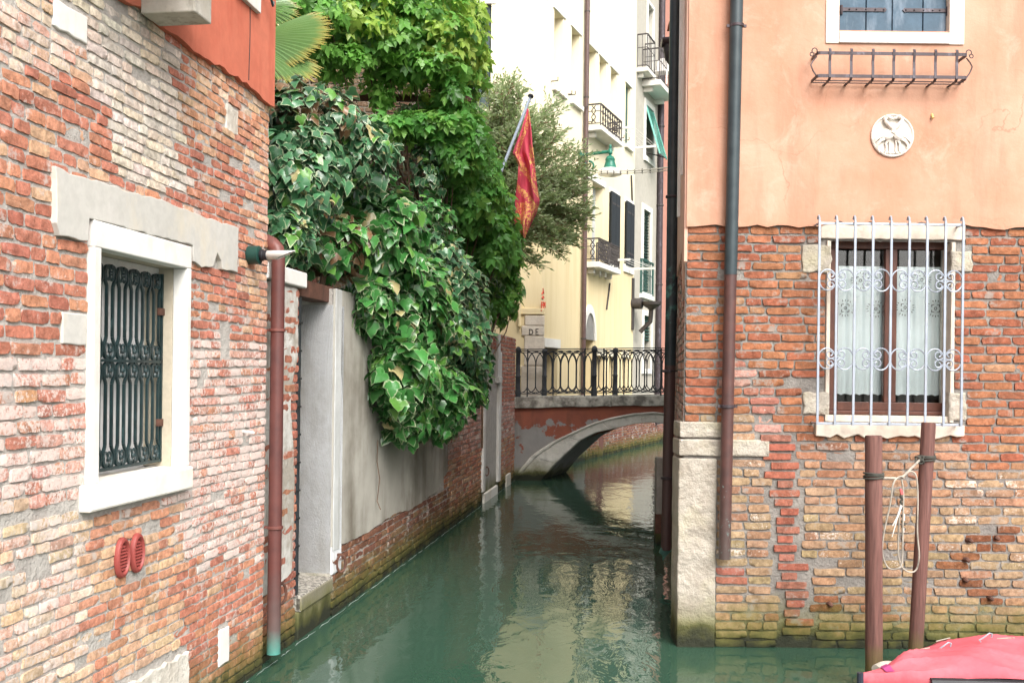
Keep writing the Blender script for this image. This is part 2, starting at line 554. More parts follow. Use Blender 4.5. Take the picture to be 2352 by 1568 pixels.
m_panel = surf('grey_shutter_board', (0.78, 0.76, 0.75), (0.72, 0.71, 0.70), 3, bump=0.1)
m_pipe = paint('brown_pipe', (0.15, 0.052, 0.042), 0.45, .2, wear=(0.10, 0.045, 0.04), bump=.1)
m_pvc = paint('white_plastic', (0.72, 0.68, 0.64), 0.35, .05)
m_gpl = paint('green_plastic', (0.012, 0.05, 0.04), 0.4, .2)
m_blk = paint('black_rubber', (0.015, 0.015, 0.018), 0.5, .2)
m_vent = paint('red_enamel', (0.27, 0.055, 0.047), 0.5, .12)
m_rust = paint('rusty_iron', (0.10, 0.045, 0.03), 0.8, .4, wear=(0.05, 0.03, 0.025))

HU1 = LW.px(612, 900)[0]                      # the house corner
house = thing('brick_house', LW.pt(4.5, 0), 'weathered red brick house with red upper render and a white framed iron grilled window', 'house')

fr = dict(l=LW.px(215, 800, .03)[0], r=LW.px(438.5, 800, .03)[0], il=LW.px(231.5, 800, .03)[0], ir=LW.px(429, 800, .03)[0])
ft0, ft1 = LW.px(207 + 8, 502, .03)[1], LW.px(440, 568, .03)[1]
f_top = (ft0 + ft1) / 2; f_in = (LW.px(231.5, 571, .03)[1] + LW.px(427, 613.5, .03)[1]) / 2
s_top = (LW.px(208, 1116, .05)[1] + LW.px(445, 1069, .05)[1]) / 2; s_bot = (LW.px(208, 1178, .05)[1] + LW.px(444, 1121, .05)[1]) / 2
sl, sr = LW.px(208, 1140, .05)[0], LW.px(445, 1090, .05)[0]
REDZ = 3.985
win_hole = (fr['il'], fr['ir'], s_top, f_in)

mb = MB()
holed_wall(mb, LW, -1.5, HU1 - .004, -0.6, 9.0, [win_hole], n=-0.009, reveal=0.28, reveals=False)
c0, c1 = LW.pt(-1.5, 0, -.007), LW.pt(HU1 - .004, 0, -.007)
outl = [(c0.x, c0.y), (c1.x, c1.y), (c1.x - 7, c1.y + 1.0), (c0.x - 7, c0.y + 1.0)]
shell(mb, outl, -0.6, 9.0, open_sides=(0,))
mb.build('wall', m_mortar, house)

PALE_L = lambda y: 200 + 0.1 * y
def left_colour(u, v, r):
    c = left_zone(u, v, r)
    return None if c is None else (*(min(.85, x * 1.22) for x in c[:3]), min(1, c[3] + .14))
def left_zone(u, v, r):
    x, y = toV(LW.pt(u, v))
    if (abs(x - 66) < 11 and 860 < y < 1120) or (abs(x - 136) < 8 and 1310 < y < 1400):   # rust run down the bricks
        if r.random() < .35: return (*choose(r, ((.40, .21, .12), 1)), .45)
    j = r.uniform(-14, 14); x += j; y += r.uniform(-12, 12)
    if v > REDZ + .1: return None
    if x < -40 or x > 3000: return (*choose(r, (RED, .5), (ORG, .3), (TAN, .2)), 0.2)
    if 205 < x < 418 and y > 1150:
        if y > 1480 - (x - 205) * .25 and x > 330: return (*choose(r, (TAN, 1)), .3)
        q = (*choose(r, (ORG, .42), (TAN, .36), (RED, .22)), .1)
        return q
    if PALE_L(y) - max(0, 120 - y) * .3 < x < 385 + .09 * y and y < 360 + (x - 120) * .33 and not (x < 250 and y > 250):
        return (*choose(r, (PALE, .62), (CREAM, .36), ((.50, .36, .28), .02)), .2)
    if x < 300 and y < 175 - x * .1: return (*choose(r, (PINK, .42), (CREAM, .28), (TAN, .15), (ORG, .15)), .45)
    if x < 430 and y < 620:
        return (*choose(r, (RED, .55), (ORG, .27), (DRED, .08), (TAN, .10)), .12)
    if x >= 400 and y < 340: return (*choose(r, (ORG, .42), (TAN, .40), (RED, .12), (CREAM, .06)), .15)
    if x > 566 and y < 760: return (*choose(r, (ORG, .5), (TAN, .3), (PINK, .2)), .3)
    if x >= 400 and y < 780: return (*choose(r, (RED, .70), (ORG, .2), (TAN, .1)), .12)
    if x >= 400 and y < 1290 + r.uniform(-50, 30): return (*choose(r, (PINK, .45), (RED, .38), (ORG, .17)), r.uniform(.45, .85))
    if x >= 400:
        if y > 1640 - (x - 418) * .95 + 60: return (*choose(r, (TAN, .55), (ORG, .35), (OCH, .1)), .25)
        return (*choose(r, (RED, .62), (ORG, .28), (TAN, .10)), .12)
    if y < 820: return (*choose(r, (RED, .62), (ORG, .24), (DRED, .07), (TAN, .07)), .2)
    if y < 1160: return (*choose(r, (RED, .5), (PINK, .38), (ORG, .12)), r.uniform(.4, .85))
    return (*choose(r, (TAN, .42), (CREAM, .26), (PINK, .22), (OCH, .1)), r.uniform(.3, .7))

def Lrect(za, a, b, n=0.0):
    p, q = LW.px(*za(*a), n), LW.px(*za(*b), n)
    return (min(p[0], q[0]), max(p[0], q[0]), min(p[1], q[1]), max(p[1], q[1]))
stones = {}
b1 = LW.px(*z1(305, 90)); b2 = LW.px(*z1(497, 140))
st_white = (b1[0], b2[0], LW.px(*z1(400, 200))[1], LW.px(*z1(400, 40))[1])
p1 = LW.px(*z2(355, 590)); p2 = LW.px(*z2(492, 590)); st_beige = (p1[0], p2[0], LW.px(*z2(420, 680))[1], LW.px(*z2(420, 500))[1])
p1 = LW.px(*z2(1260, 650)); p2 = LW.px(*z2(1315, 650)); st_rec = (p1[0], p2[0], LW.px(*z2(1285, 762))[1], LW.px(*z2(1285, 556))[1])
p1 = LW.px(*z3(1333, 1340)); p2 = LW.px(*z3(1393, 1320)); st_low = (p1[0], p2[0], LW.px(*z3(1365, 1450))[1], LW.px(*z3(1365, 1235))[1])
p1 = LW.px(*z3(800, 1520)); p2 = LW.px(*z3(1140, 1430)); st_base = (p1[0] - .25, p2[0], -0.1, LW.px(*z3(1130, 1375))[1])
p1 = LW.px(*z1(1290, 650)); p2 = LW.px(*z1(1360, 680)); st_up = (p1[0], p2[0], LW.px(*z1(1330, 760))[1], LW.px(*z1(1320, 610))[1])
holes = [(fr['l'], fr['r'], s_top - .01, f_top), (sl, sr, s_bot, s_top), st_white, st_beige, st_rec, st_low, st_base, st_up]
bigz = (2.6, fr['l'], LW.px(120, 1160)[1], LW.px(120, 250)[1])
masonry(house, LW, 2.6, fr['l'], bigz[2], bigz[3], left_colour, OLD, holes, limit=100, seed=3, wave=.007, jut=.005, joint=.0085, course=.0685, lens=((.215, 2), (.11, 1.7), (.16, .8)))
masonry(house, LW, 2.6, HU1, -0.08, REDZ + .03, left_colour, OLD, holes + [bigz], limit=200, seed=4, wave=.010, jut=.005, joint=.0075, course=.0565, lens=((.20, 2), (.10, 1.8), (.15, .8)))
def slab(name, rect, mat, n0, n1, parent, F=LW, amp=.008, seed=1, bevel=.006, lab=None):
    a, b, c, d = rect
    mb = MB(); mb.prism(F, rough_poly([(a, c), (b, c), (b, d), (a, d)], .05, amp, random.Random(seed)), n0, n1)
    return mb.build(name, mat, parent, bevel=bevel, label=lab)
slab('stone_block', st_white, m_white, -.03, .004, house, seed=2, lab='pitted white stone block high in the brickwork')
slab('stone_block', st_beige, m_cement, -.03, .003, house, amp=.004, seed=3, lab='smooth beige patch beside the window frame')
slab('stone_block', st_rec, m_cement, -.05, -.018, house, amp=.004, seed=4, lab='narrow recessed grey slot filled with mortar')
slab('stone_block', st_low, m_white, -.03, .003, house, amp=.006, seed=5, lab='upright white stone low in the red bricks')
slab('stone_block', st_base, m_rough, -.03, .012, house, amp=.012, seed=6, lab='rough grey stone block at the bottom of the wall')
slab('stone_block', st_up, m_rough, -.03, .002, house, amp=.012, seed=7, lab='small rough grey stone near the red render')

# cement band above the window, broken at both ends
band = [z1(315, 945), z1(395, 992), z1(560, 1030), z1(760, 1100), z1(950, 1150), z1(1050, 1190), z1(1140, 1225), z1(1250, 1265), z1(1360, 1300),
        z1(1355, 1555), z1(1270, 1535), z1(1262, 1490), z1(1240, 1440), z1(1215, 1520), z1(1150, 1525), z1(1105, 1490), z1(1100, 1400), z1(510, 1245), z1(505, 1375), z1(455, 1372), z1(430, 1360), z1(345, 1345), z1(322, 1270), z1(322, 1100)]
mb = MB(); mb.prism(LW, rough_poly([LW.px(*p, .022) for p in band], .05, .006, random.Random(5)), -.02, .024)
mb.build('cement_band', m_cement, house, bevel=.004)

# red render of the upper storey
r2 = random.Random(12)
low = [(u, REDZ + .012 * math.sin(u * 5) + r2.uniform(-.014, .014)) for u in np.arange(-1.5, HU1 + .02, .07)]
mb = MB(); mb.prism(LW, low + [(HU1 + .02, 9.02), (-1.5, 9.02)], -.015, .03)
up_r = mb.build('upper_render', m_redpl, house)
mb = MB(); cu = LW.px(*z1(1420, 400), .03)[0]
mb.tube([LW.pt(cu + .006 * math.sin(z * 9), z, .031) for z in np.arange(4.03, 5.3, .06)], .004, 5)
mb.build('render_crack', m_dark, up_r)
# render round the corner, on the end wall
# window: frame, sill, reveal, boards, grille
mb = MB()
win = None
for a, b, c, d in ((fr['l'], fr['il'], s_top, f_in), (fr['ir'], fr['r'], s_top, f_in), (fr['l'], fr['r'], f_in, f_top)):
    mb.box(LW, a, b, c, d, -.06, .03)
win = mb.build('window', m_white, house, bevel=.006)
mb = MB(); mb.box(LW, sl, sr, s_bot, s_top, -.20, .05)
mb.build('sill', m_sill, win, bevel=.012)
GN = -.13
gv, gr = LW.px(231, 800, GN)[0], LW.px(370, 800, GN)[0]
gl = gr - (gr - gv) / 5.15 * 7
mb = MB()
mb.box(LW, gr, fr['r'], s_top, f_in + .05, -.30, -.061)
mb.box(LW, fr['l'] - .1, fr['il'] - .0, s_top, f_in + .05, -.30, -.061)
mb.box(LW, fr['il'], gr, f_in - .0, f_in + .1, -.30, -.061)
mb.build('reveal', m_beige, win, bevel=.004)
mb = MB(); mb.box(LW, fr['l'] - .1, gr + .02, s_top - .02, f_in + .05, -.26, -.235)
mb.build('board', m_panel, win)
mb = MB(); mb.box(LW, gv + .02, gv + .05, s_top, f_in, -.235, -.215); mb.box(LW, gl, gr, f_in - .045, f_in - .002, -.235, -.15)
mb.build('board_batten', m_panel, win)
grille = MB()
gt, gb = f_in - .035, s_top + .035
for v in (gb, (gb + gt) / 2 + .03):
    grille.box(LW, gl, gr, v - .008, v + .008, GN - .012, GN + .012)
grille.box(LW, gr - .016, gr, gb, gt, GN - .012, GN + .012)
grille = grille.build('window_grille', m_dgreen, house)
mid = (gb + gt) / 2 + .03
pitch = (gr - gl) / 7.0
def strap(F, pts, n, w=.011, t=.022):
    """flat iron strip following points in wall coordinates"""
    mb_ = MB(); P = [F.pt(u, v, n) for u, v in pts]
    for i in range(len(P) - 1): mb_.beam(P[i], P[i + 1], t, w, up=F.N.cross((P[i + 1] - P[i]).normalized()))
    return mb_
def ring_pts(cu, cv, ru, rv, a0, a1, n=12):
    return [(cu + ru * math.cos(R(a0 + (a1 - a0) * i / n)), cv + rv * math.sin(R(a0 + (a1 - a0) * i / n))) for i in range(n + 1)]
def tubeF(mb_, F, pts, n, r, sides=6):
    return mb_.tube([F.pt(u, v, n) for u, v in pts], r, sides)
SH = .19
for i in range(7):
    c = gl + pitch * (i + .5)
    for (e, o) in ((gb, mid), (gt, mid)):
        s = 1 if e < o else -1
        for q in (-1, 1):
            # lyre-shaped bar: a loop at each end, a straight shaft between
            w = pitch * .46
            G = [(.15, .010), (.7, .018), (.95, .05), (.9, .082), (.6, .112), (.52, .125)]
            path = [(c + q * w * a_, e + s * b_) for a_, b_ in G] + [(c + q * w * a_, o - s * b_) for a_, b_ in G[::-1]]
            strap(LW, path, GN, .014, .014).build('bar', m_dgreen, grille, fix=False)
        for y in (e + s * .052, o - s * .052):
            mb = MB()
            for q in (-1, 1):
                tubeF(mb, LW, ring_pts(c + q * pitch * .15, y, pitch * .15, .036, 90, 90 + q * 400, 14), GN, .007, 5)
            mb.ball(LW.pt(c, y, GN + .006), .014, .014, .014, 8, 5)
            mb.build('scroll', m_dgreen, grille)
mb = MB()
for v in (gb + .22, gt - .22): mb.box(LW, gr - .05, gr + .02, v - .02, v + .02, GN, GN + .02)
mb.build('hinge', m_rust, grille)

# corbel and stone pieces of the storey above
ca, cb = LW.px(*z1(960, 60), .03)[0], LW.px(*z1(1180, 60), .03)[0]
cz = LW.px(*z1(1175, 142), .30)[1]
mb = MB(); cu0 = LW.px(*z1(1178, 60), .30)[0]
mb.box(LW, cu0 - .20, cu0 + .0, cz, cz + .36, .028, .33)
mb.build('corbel', surf('stained_stone', (.52, .50, .45), (.40, .37, .31), 5, bump=.5, bscale=22, stain=(.10, .085, .06), stain_scale=(6, 6, 3)), house, bevel=.008, label='weathered stone corbel carrying the ledge above')
mb = MB(); mb.box(LW, cu0 - .9, cu0 + .14, cz + .262, cz + .40, .028, .42)
mb.build('ledge', m_white, house, bevel=.006)
su = LW.px(*z1(1490, 60), .06)[0]; sz = LW.px(*z1(1490, 80), .06)[1]
mb = MB(); mb.box(LW, su - .40, su, sz, sz + .16, .0, .06); mb.box(LW, su - .11, su, sz + .161, sz + 1.5, .0, .05)
mb.build('window_surround', m_white, house, bevel=.005, label='white stone surround of the window in the red storey')
mb = MB(); hu = su + .10
mb.tube([LW.pt(hu + a, sz + b, .06 + c) for a, b, c in ((-.06, .2, -.03), (-.01, .18, .02), (0, .13, .03), (.03, .10, .03), (.04, .13, .03))], .009, 6)
mb.build('shutter_hook', m_dgreen, house)

# two round vents
for i, (x, y) in enumerate(((282, 1280), (316.5, 1269))):
    u, v = LW.px(x, y, .012); C = LW.pt(u, v)
    RO = .106
    mb = MB(); mb.lathe([(RO, .0), (RO, .012), (RO - .006, .022), (RO - .02, .026), (RO - .03, .018), (RO - .032, .002)], C, LW.N, 28)
    SQ = lambda m_: setattr(m_, 'v', [p_ - LW.U * ((p_ - C).dot(LW.U) * .40) for p_ in m_.v])
    SQ(mb); ve = mb.build('air_vent', m_vent, house, smooth=True, label='red enamel round vent, ' + ('nearer of the pair' if i == 0 else 'beside the other one, nearer the corner pipe'))
    for q in range(8):
        h = -.058 + q * .0166; w = math.sqrt(max(.0001, .066 ** 2 - h * h))
        mb = MB(); mb.beam(LW.pt(u - w, v + h, .012), LW.pt(u + w, v + h, .012), .017, .004, up=(LW.V + LW.N * .9)); SQ(mb); mb.build('louvre', m_vent, ve)
    mb = MB(); mb.lathe([(.068, 0), (.068, .0025)], C + LW.N * .0005, LW.N, 24); SQ(mb); mb.build('vent_back', m_dark, ve)

# spout through a green collar, and a small white tube
u, v = LW.px(572, 586, 0); C = LW.pt(u, v)
mb = MB(); mb.lathe([(.062, 0), (.062, .075), (.05, .08)], C, LW.N, 20); sp = mb.build('spout', m_gpl, house, smooth=True)
mb = MB(); mb.lathe([(.036, .08), (.04, .085), (.04, .10), (.035, .105), (.035, .13)], C, LW.N, 18); mb.build('seal', m_blk, sp, smooth=True)
mb = MB(); b = len(mb.v)
for h, cut in ((.10, 0), (.26, 1)):
    for k in range(18):
        a = 2 * math.pi * k / 18; p = LW.pt(u + .030 * math.cos(a), v + .030 * math.sin(a), h + (cut * .03 * math.sin(a) * 2.2))
        mb.v.append(p)
for k in range(18): mb.f.append((k, (k + 1) % 18, 18 + (k + 1) % 18, 18 + k))
o = mb.build('spout_pipe', m_pvc, sp, smooth=True); m = o.modifiers.new('wall', 'SOLIDIFY'); m.thickness = .004
u, v = LW.px(560, 990, 0); mb = MB(); mb.tube([LW.pt(u, v, -.02), LW.pt(u, v - .01, .075)], .009, 8); mb.build('drain_tube', m_pvc, house, smooth=True)

# brown downpipe at the corner, green with verdigris at its foot
k = NT('corner_pipe_paint'); z = k.z()
c = k.mix(k.ramp(k.noise(9, 5), .35, .65), (0.115, 0.040, 0.034), (0.085, 0.032, 0.029))
c = k.mix(k.ramp(k.math('ADD', z, k.math('MULTIPLY', k.noise(13, 4), .3)), .30, .85, 1, 0), c, (0.10, 0.08, 0.075))
c = k.mix(k.ramp(k.math('ADD', z, k.math('MULTIPLY', k.noise(18, 4), .12)), .16, .34, 1, 0), c, (0.07, 0.24, 0.20))
m_cpipe = k.done(c, .45, 0, .4)
pr = .048
def pu(y): return LW.px(626, y, .06)[0]
PUL = HU1 + .015
top = LW.px(627, 575, .07)[1]; bot = LW.px(620, 1506, .07)[1]
mb = MB(); mb.tube([LW.pt(PUL, top - .02, .07), LW.pt(PUL, bot, .07)], pr, 18)
dp = mb.build('downpipe', m_cpipe, house, smooth=True)
mb = MB(); mb.tube([LW.pt(PUL + .13, top + .09, -.13), LW.pt(PUL + .05, top + .085, -.04), LW.pt(PUL + .01, top + .06, .02), LW.pt(PUL, top + .02, .06), LW.pt(PUL, top - .03, .07)], pr + .003, 18)
mb.build('pipe_elbow', m_pipe, dp, smooth=True)
for y in (757, 1213):
    z = LW.px(626, y, .07)[1]
    mb = MB(); mb.lathe([(pr + .004, -.012), (pr + .009, -.008), (pr + .009, .008), (pr + .004, .012)], LW.pt(PUL, z, .07), (0, 0, 1), 18); mb.box(LW, PUL - .01, PUL + .01, z - .008, z + .008, -.01, .03)
    mb.build('pipe_clip', m_pipe, dp, smooth=True)

# ================================================================ garden wall with the water gate
m_grey = surf('grey_render', (0.80, 0.82, 0.84), (0.72, 0.74, 0.76), 1.7, bump=.25, bscale=14, stain=(0.44, 0.43, 0.40), stain_scale=(2, 2, 1))
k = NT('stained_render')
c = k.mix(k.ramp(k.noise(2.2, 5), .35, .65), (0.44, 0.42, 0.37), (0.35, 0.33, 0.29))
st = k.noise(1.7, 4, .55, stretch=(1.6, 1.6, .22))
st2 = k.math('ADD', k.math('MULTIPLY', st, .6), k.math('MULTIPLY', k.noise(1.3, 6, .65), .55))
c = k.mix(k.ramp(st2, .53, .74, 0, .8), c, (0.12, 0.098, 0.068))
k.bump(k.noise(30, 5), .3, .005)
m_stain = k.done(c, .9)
m_peel = surf('peeling_limewash', (0.58, 0.56, 0.52), (0.36, 0.32, 0.27), 5, bump=.8, bscale=22, bdist=.012, water=True, lo=.42, hi=.58)
m_conc = surf('wet_concrete', (0.30, 0.27, 0.22), (0.22, 0.20, 0.16), 4, bump=.5, bscale=30, water=True)
m_terr = surf('pebble_step', (0.46, 0.43, 0.37), (0.12, 0.11, 0.10), 45, bump=.8, bscale=60, lo=.42, hi=.56)

YE = 19.97
gw = thing('garden_wall', LW.pt(13, 0), 'low garden wall with grey water gate, stained render and brick footing under ivy', 'wall')
ZP0, ZP1, ZG = HU1 + .02, 7.85 / .9902, 8.62 / .9902
WT = 2.82
UE = YE / .9902
uR = LW.px(1024, 1110)[0]                          # the render ends, bare brick begins
uD0, uD1 = LW.px(1108, 1000)[0], LW.px(1148, 1000)[0]
# the core of the wall
pl_b = .575
mb = MB()
mb.box(LW, ZG, UE, -.6, WT, -.42, -.02)
gw_core = mb.build('wall_core', m_mortar, gw)
# pier between house and gate
mb = MB(); mb.box(LW, ZP0, ZP1 - .03, -.6, WT - .06, -.42, -.05); pier = mb.build('pier', m_mortar, gw)
pe = lambda x, y: LW.px(x, y, -.03)
mb = MB(); mb.prism(LW, rough_poly([(ZP0 + .02, .50), (ZP1 - .14, .56), (ZP1 - .10, 1.2), (ZP1 - .2, 1.9), (ZP1 - .05, 2.3), (ZP1 - .08, WT - .08), (ZP0 + .02, WT - .08)], .08, .02, random.Random(4)), -.055, -.028)
mb.build('limewash', m_peel, pier)
mb = MB(); mb.box(LW, ZP0 - .02, ZP1 + .06, WT - .06, WT + .06, -.45, .0); mb.build('coping_stone', m_white, gw, bevel=.01)
def red_wet(u, v, r): return (*choose(r, (RED, .65), (ORG, .25), (DRED, .1)), .1)
# gate: far jamb, lintel, step, dark screen
jx0 = LW.px(668, 1000, -.6)[0]
mb = MB(); mb.box(LW, ZG, ZG + .26, .35, WT - .12, -1.2, .0); mb.build('gate_jamb', m_grey, gw, bevel=.02)
mb = MB(); mb.box(LW, ZP1 - .05, ZG + .28, WT - .119, WT + .02, -.22, -.06); mb.build('gate_lintel', m_rust, gw, bevel=.006)
mb = MB(); mb.box(LW, ZP1 + .0, ZG + .02, .22, .345, -1.2, .0); step = mb.build('step', m_terr, gw, bevel=.008)
mb = MB(); mb.box(LW, ZP1 - .01, ZG + .01, -.5, .218, -1.2, -.015); mb.box(LW, ZP1 + .0, ZG - .0, .222, .335, -.05, .006); mb.build('step_riser', m_conc, gw, bevel=.01)
mb = MB()
sc0 = LW.pt(ZP1 + .01, 0, -.10)
mb.box(LW, ZP1 + .012, ZP1 + .06, .345, WT - .13, -.09, -.045)
gs = mb.build('gate_post', paint('dark_steel', (.03, .034, .038), .5, .3), gw)
mb = MB()
for z in np.arange(.5, 2.7, .22): mb.box(LW, ZP1 + .005, ZP1 + .067, z, z + .014, -.097, -.038)
mb.build('post_band', m_dark, gs)
mb = MB(); mb.box(LW, ZP1 - .06, ZP1 - .02, .345, WT - .12, -.5, -.14); mb.build('gate_leaf', paint('gate_black', (.02, .023, .022), .6, .3), gw)

# render of the garden wall with brick footing
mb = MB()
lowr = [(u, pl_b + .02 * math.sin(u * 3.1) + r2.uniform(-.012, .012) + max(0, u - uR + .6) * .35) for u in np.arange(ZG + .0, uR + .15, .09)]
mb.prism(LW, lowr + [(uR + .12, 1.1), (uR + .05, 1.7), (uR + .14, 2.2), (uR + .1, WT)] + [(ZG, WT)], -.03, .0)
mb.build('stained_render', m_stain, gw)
mb = MB(); mb.prism(LW, [(ZG - .004, pl_b - .01), (ZG + .17, pl_b - .02), (ZG + .15, 1.5), (ZG + .16, WT), (ZG - .004, WT)], -.003, .006)
mb.build('gate_edge', surf('pale_edge_render', (.60, .61, .60), (.50, .51, .50), 2, bump=.2, stain=(.34, .33, .30), stain_scale=(3, 3, .4)), gw, bevel=.01)
m_slime_lo = 0
def foot_colour(u, v, r):
    if u < ZG: return (*choose(r, (RED, .7), (ORG, .22), (DRED, .08)), .12)
    t = r.random()
    return (*choose(r, ((.16, .065, .045), .5), ((.22, .10, .06), .3), ((.27, .18, .10), .2)), .0)  # dark wet bricks, with the shade under the ivy also put into the colour
def bare_colour(u, v, r):
    if v > 1.6: return (*choose(r, (RED, .75), (ORG, .2), (TAN, .05)), .1)
    if v > .9: return (*choose(r, (PINK, .5), (RED, .4), (PALE, .1)), r.uniform(.3, .7))
    return (*choose(r, (ORG, .35), (TAN, .3), (RED, .35)), .15)
door = (uD0, uD1, -.1, 2.5)
jobs_holes = [door, (ZP1, ZG - .001, -1, 3)]
masonry(gw, LW, ZP0 + .01, ZP1 - .03, -.08, WT - .1, red_wet, OLD, [], n0=-.03, limit=40, seed=8, inview=lambda x, y: x > 634)
masonry(gw, LW, ZG, uR + .3, -.08, pl_b + .05, foot_colour, OLD, [(uR - .9, uR + .3, pl_b + .03, 9)], n0=-.004, limit=130, seed=9)
masonry(gw, LW, uR - .05, UE, -.08, WT, bare_colour, OLD, [door, (uR - .1, uR + .3, -1, pl_b)], n0=-.004, limit=120, joint=.010, seed=10, inview=lambda x, y: y > 700 and (x > 1040))
# stone jambs of a walled-up door
mb = MB()
for a, b in ((uD0 - .02, uD0 + .17), (uD1 - .28, uD1 - .02)):
    mb.box(LW, a, b, .2, 2.5, -.05, .03)
mb.build('door_jamb', m_white, gw, bevel=.01)
mb = MB(); mb.box(LW, uD0 + .17, uD1 - .28, .15, 2.5, -.1, -.03); mb.build('door_filling', m_beige, gw)
mb = MB(); mb.box(LW, uD0 + .17, uD1 - .28, -.1, .148, -.1, .02); mb.build('door_sill', m_sill, gw, bevel=.01)
wu = LW.px(1143, 830)[0]
mb = MB(); mb.box(LW, wu - .12, wu + .2, 1.95, 2.06, -.05, .06); mb.box(LW, wu - .1, wu + .15, 2.061, 2.8, -.05, .03)
mb.build('window_surround', m_white, gw, bevel=.008)
mb = MB(); q = LW.px(1166, 1080)[0]; mb.box(LW, q - .25, q + .25, -.1, .22, -.02, .03); mb.build('stone_block', m_rough, gw, bevel=.02)

# iron mooring rings
for nm, x, y, par, n, rr in (('ring', 641, 1362, gw, -.03, .075), ('ring', 780, 1293, gw, 0.0, .075), ('ring', 1116, 1082, gw, 0, .07)):
    u, v = LW.px(x, y, n + .02)
    mb = MB(); mb.tube([LW.pt(u + rr * .35 * math.cos(a), v + rr * math.sin(a), n + .035 + .03 * math.cos(a)) for a in np.linspace(0, 2 * math.pi, 19)[:-1]], .011, 7, closed=True)
    mb.tube([LW.pt(u, v + rr, n - .03), LW.pt(u, v + rr, n + .05)], .014, 7)
    mb.build(nm, m_rust, par, smooth=True, label='rusty iron mooring ring ' + {641: 'beside the corner downpipe', 780: 'in the brick footing past the water gate', 1116: 'on the bare bricks near the bridge'}[x])

# thin line of foam where the water laps the left bank
mb = MB(); rf = random.Random(5); u = HU1 - 1.2
while u < UE:
    L = rf.uniform(.2, .9)
    nn = .0 if u < HU1 else (-.0 if u > ZG else -.0)
    mb.tube([LW.pt(u + L * t, .001, nn + .018 + rf.uniform(-.008, .008)) for t in np.linspace(0, 1, 8)], [.0005] + [rf.uniform(.0008, .0028) for _ in range(6)] + [.0005], 5)
    u += L + rf.uniform(0, .12)
tag(mb.build('foam', surf('foam', (.38, .40, .38), (.2, .23, .22), 20, bump=0)), kind='stuff')
# ================================================================ the peach house on the right bank
k = NT('peach_render')
c = k.mix(k.ramp(k.noise(0.9, 5, .6), .35, .65), (0.43, 0.222, 0.142), (0.53, 0.325, 0.235))
c = k.mix(k.ramp(k.noise(2.6, 6, .65, stretch=(1, 1, .55)), .48, .72, 0, .55), c, (0.44, 0.205, 0.125))
c = k.mix(k.ramp(k.noise(5.5, 6, .7), .55, .75, 0, .35), c, (0.54, 0.35, 0.27))
c = k.mix(k.ramp(k.noise(70, 3), .55, .75, 0, .12), c, (0.42, 0.18, 0.10))
zz = k.math('ADD', k.z(), k.math('MULTIPLY', k.noise(3, 5), .3))
c = k.mix(k.ramp(zz, 3.38, 3.62, .5, 0), c, (0.42, 0.21, 0.13))
c = k.mix(k.ramp(k.noise(1.5, 6, .7, stretch=(2.6, 2.6, .35)), .48, .70, 0, .6), c, (0.36, 0.175, 0.115))
c = k.mix(k.ramp(k.noise(2.2, 7, .75, dist=.8), .54, .70, 0, .6), c, (0.57, 0.39, 0.30))
cr = k.n('ShaderNodeTexVoronoi', feature='DISTANCE_TO_EDGE'); cr.inputs['Scale'].default_value = .9; nzv = k.n('ShaderNodeTexNoise'); nzv.inputs['Scale'].default_value = 3.0; nzv.inputs['Detail'].default_value = 5; k.t.links.new(k.pos, nzv.inputs['Vector']); vm = k.n('ShaderNodeVectorMath', operation='MULTIPLY_ADD'); vm.inputs[1].default_value = (.5, .5, .5); k.t.links.new(nzv.outputs['Color'], vm.inputs[0]); k.t.links.new(k.pos, vm.inputs[2]); k.t.links.new(vm.outputs[0], cr.inputs['Vector'])
c = k.mix(k.math('MULTIPLY', k.ramp(cr.outputs['Distance'], .0, .006, .55, 0), k.ramp(k.noise(.9, 2), .5, .6)), c, (0.30, 0.14, 0.085))
k.bump(k.math('ADD', k.noise(34, 5, .6), k.math('MULTIPLY', k.noise(5, 3), 2)), .3, .008)
m_peach = k.done(c, .92, 0, .2)
m_pinkside = surf('pink_render', (.68, .42, .32), (.62, .36, .27), 2, bump=.2, bscale=20, stain=(.74, .64, .56), stain_scale=(3, 3, .2))
m_rmortar = surf('grey_mortar', (0.27, 0.25, 0.225), (0.18, 0.165, 0.15), 7, bump=1.0, bscale=50, bdist=.014, water=True)
m_stone = surf('weathered_stone', (0.46, 0.42, 0.36), (0.33, 0.29, 0.235), 5, bump=1.0, bscale=9, bdist=.045, water=True, stain=(.44, .40, .28), stain_scale=(2, 2, 2))
m_lint = surf('pale_lintel_stone', (0.66, 0.59, 0.50), (0.58, 0.50, 0.41), 4, bump=.4, bscale=22, stain=(.42, .37, .31), stain_scale=(3, 3, 3))
m_wood = paint('brown_window_wood', (0.085, 0.028, 0.016), .45, .3, wear=(.13, .05, .03))
m_galv = paint('galvanised_iron', (0.30, 0.335, 0.39), .42, .12, wear=(.42, .43, .44), metal=.25, bump=.1)
m_shut = surf('blue_shutter_paint', (0.075, 0.125, 0.175), (0.055, 0.09, 0.125), 6, bump=.3, bscale=30, stain=(.22, .27, .33), stain_scale=(4, 4, 1.2), rough=.6)
m_wiron = paint('wrought_iron', (0.055, 0.042, 0.047), .5, .3, wear=(.13, .125, .15), metal=.3)
m_frame = surf('cream_stone_frame', (0.72, 0.64, 0.53), (0.78, 0.73, 0.64), 3, bump=.2, bscale=40, stain=(.62, .50, .38), stain_scale=(2, 2, 2))

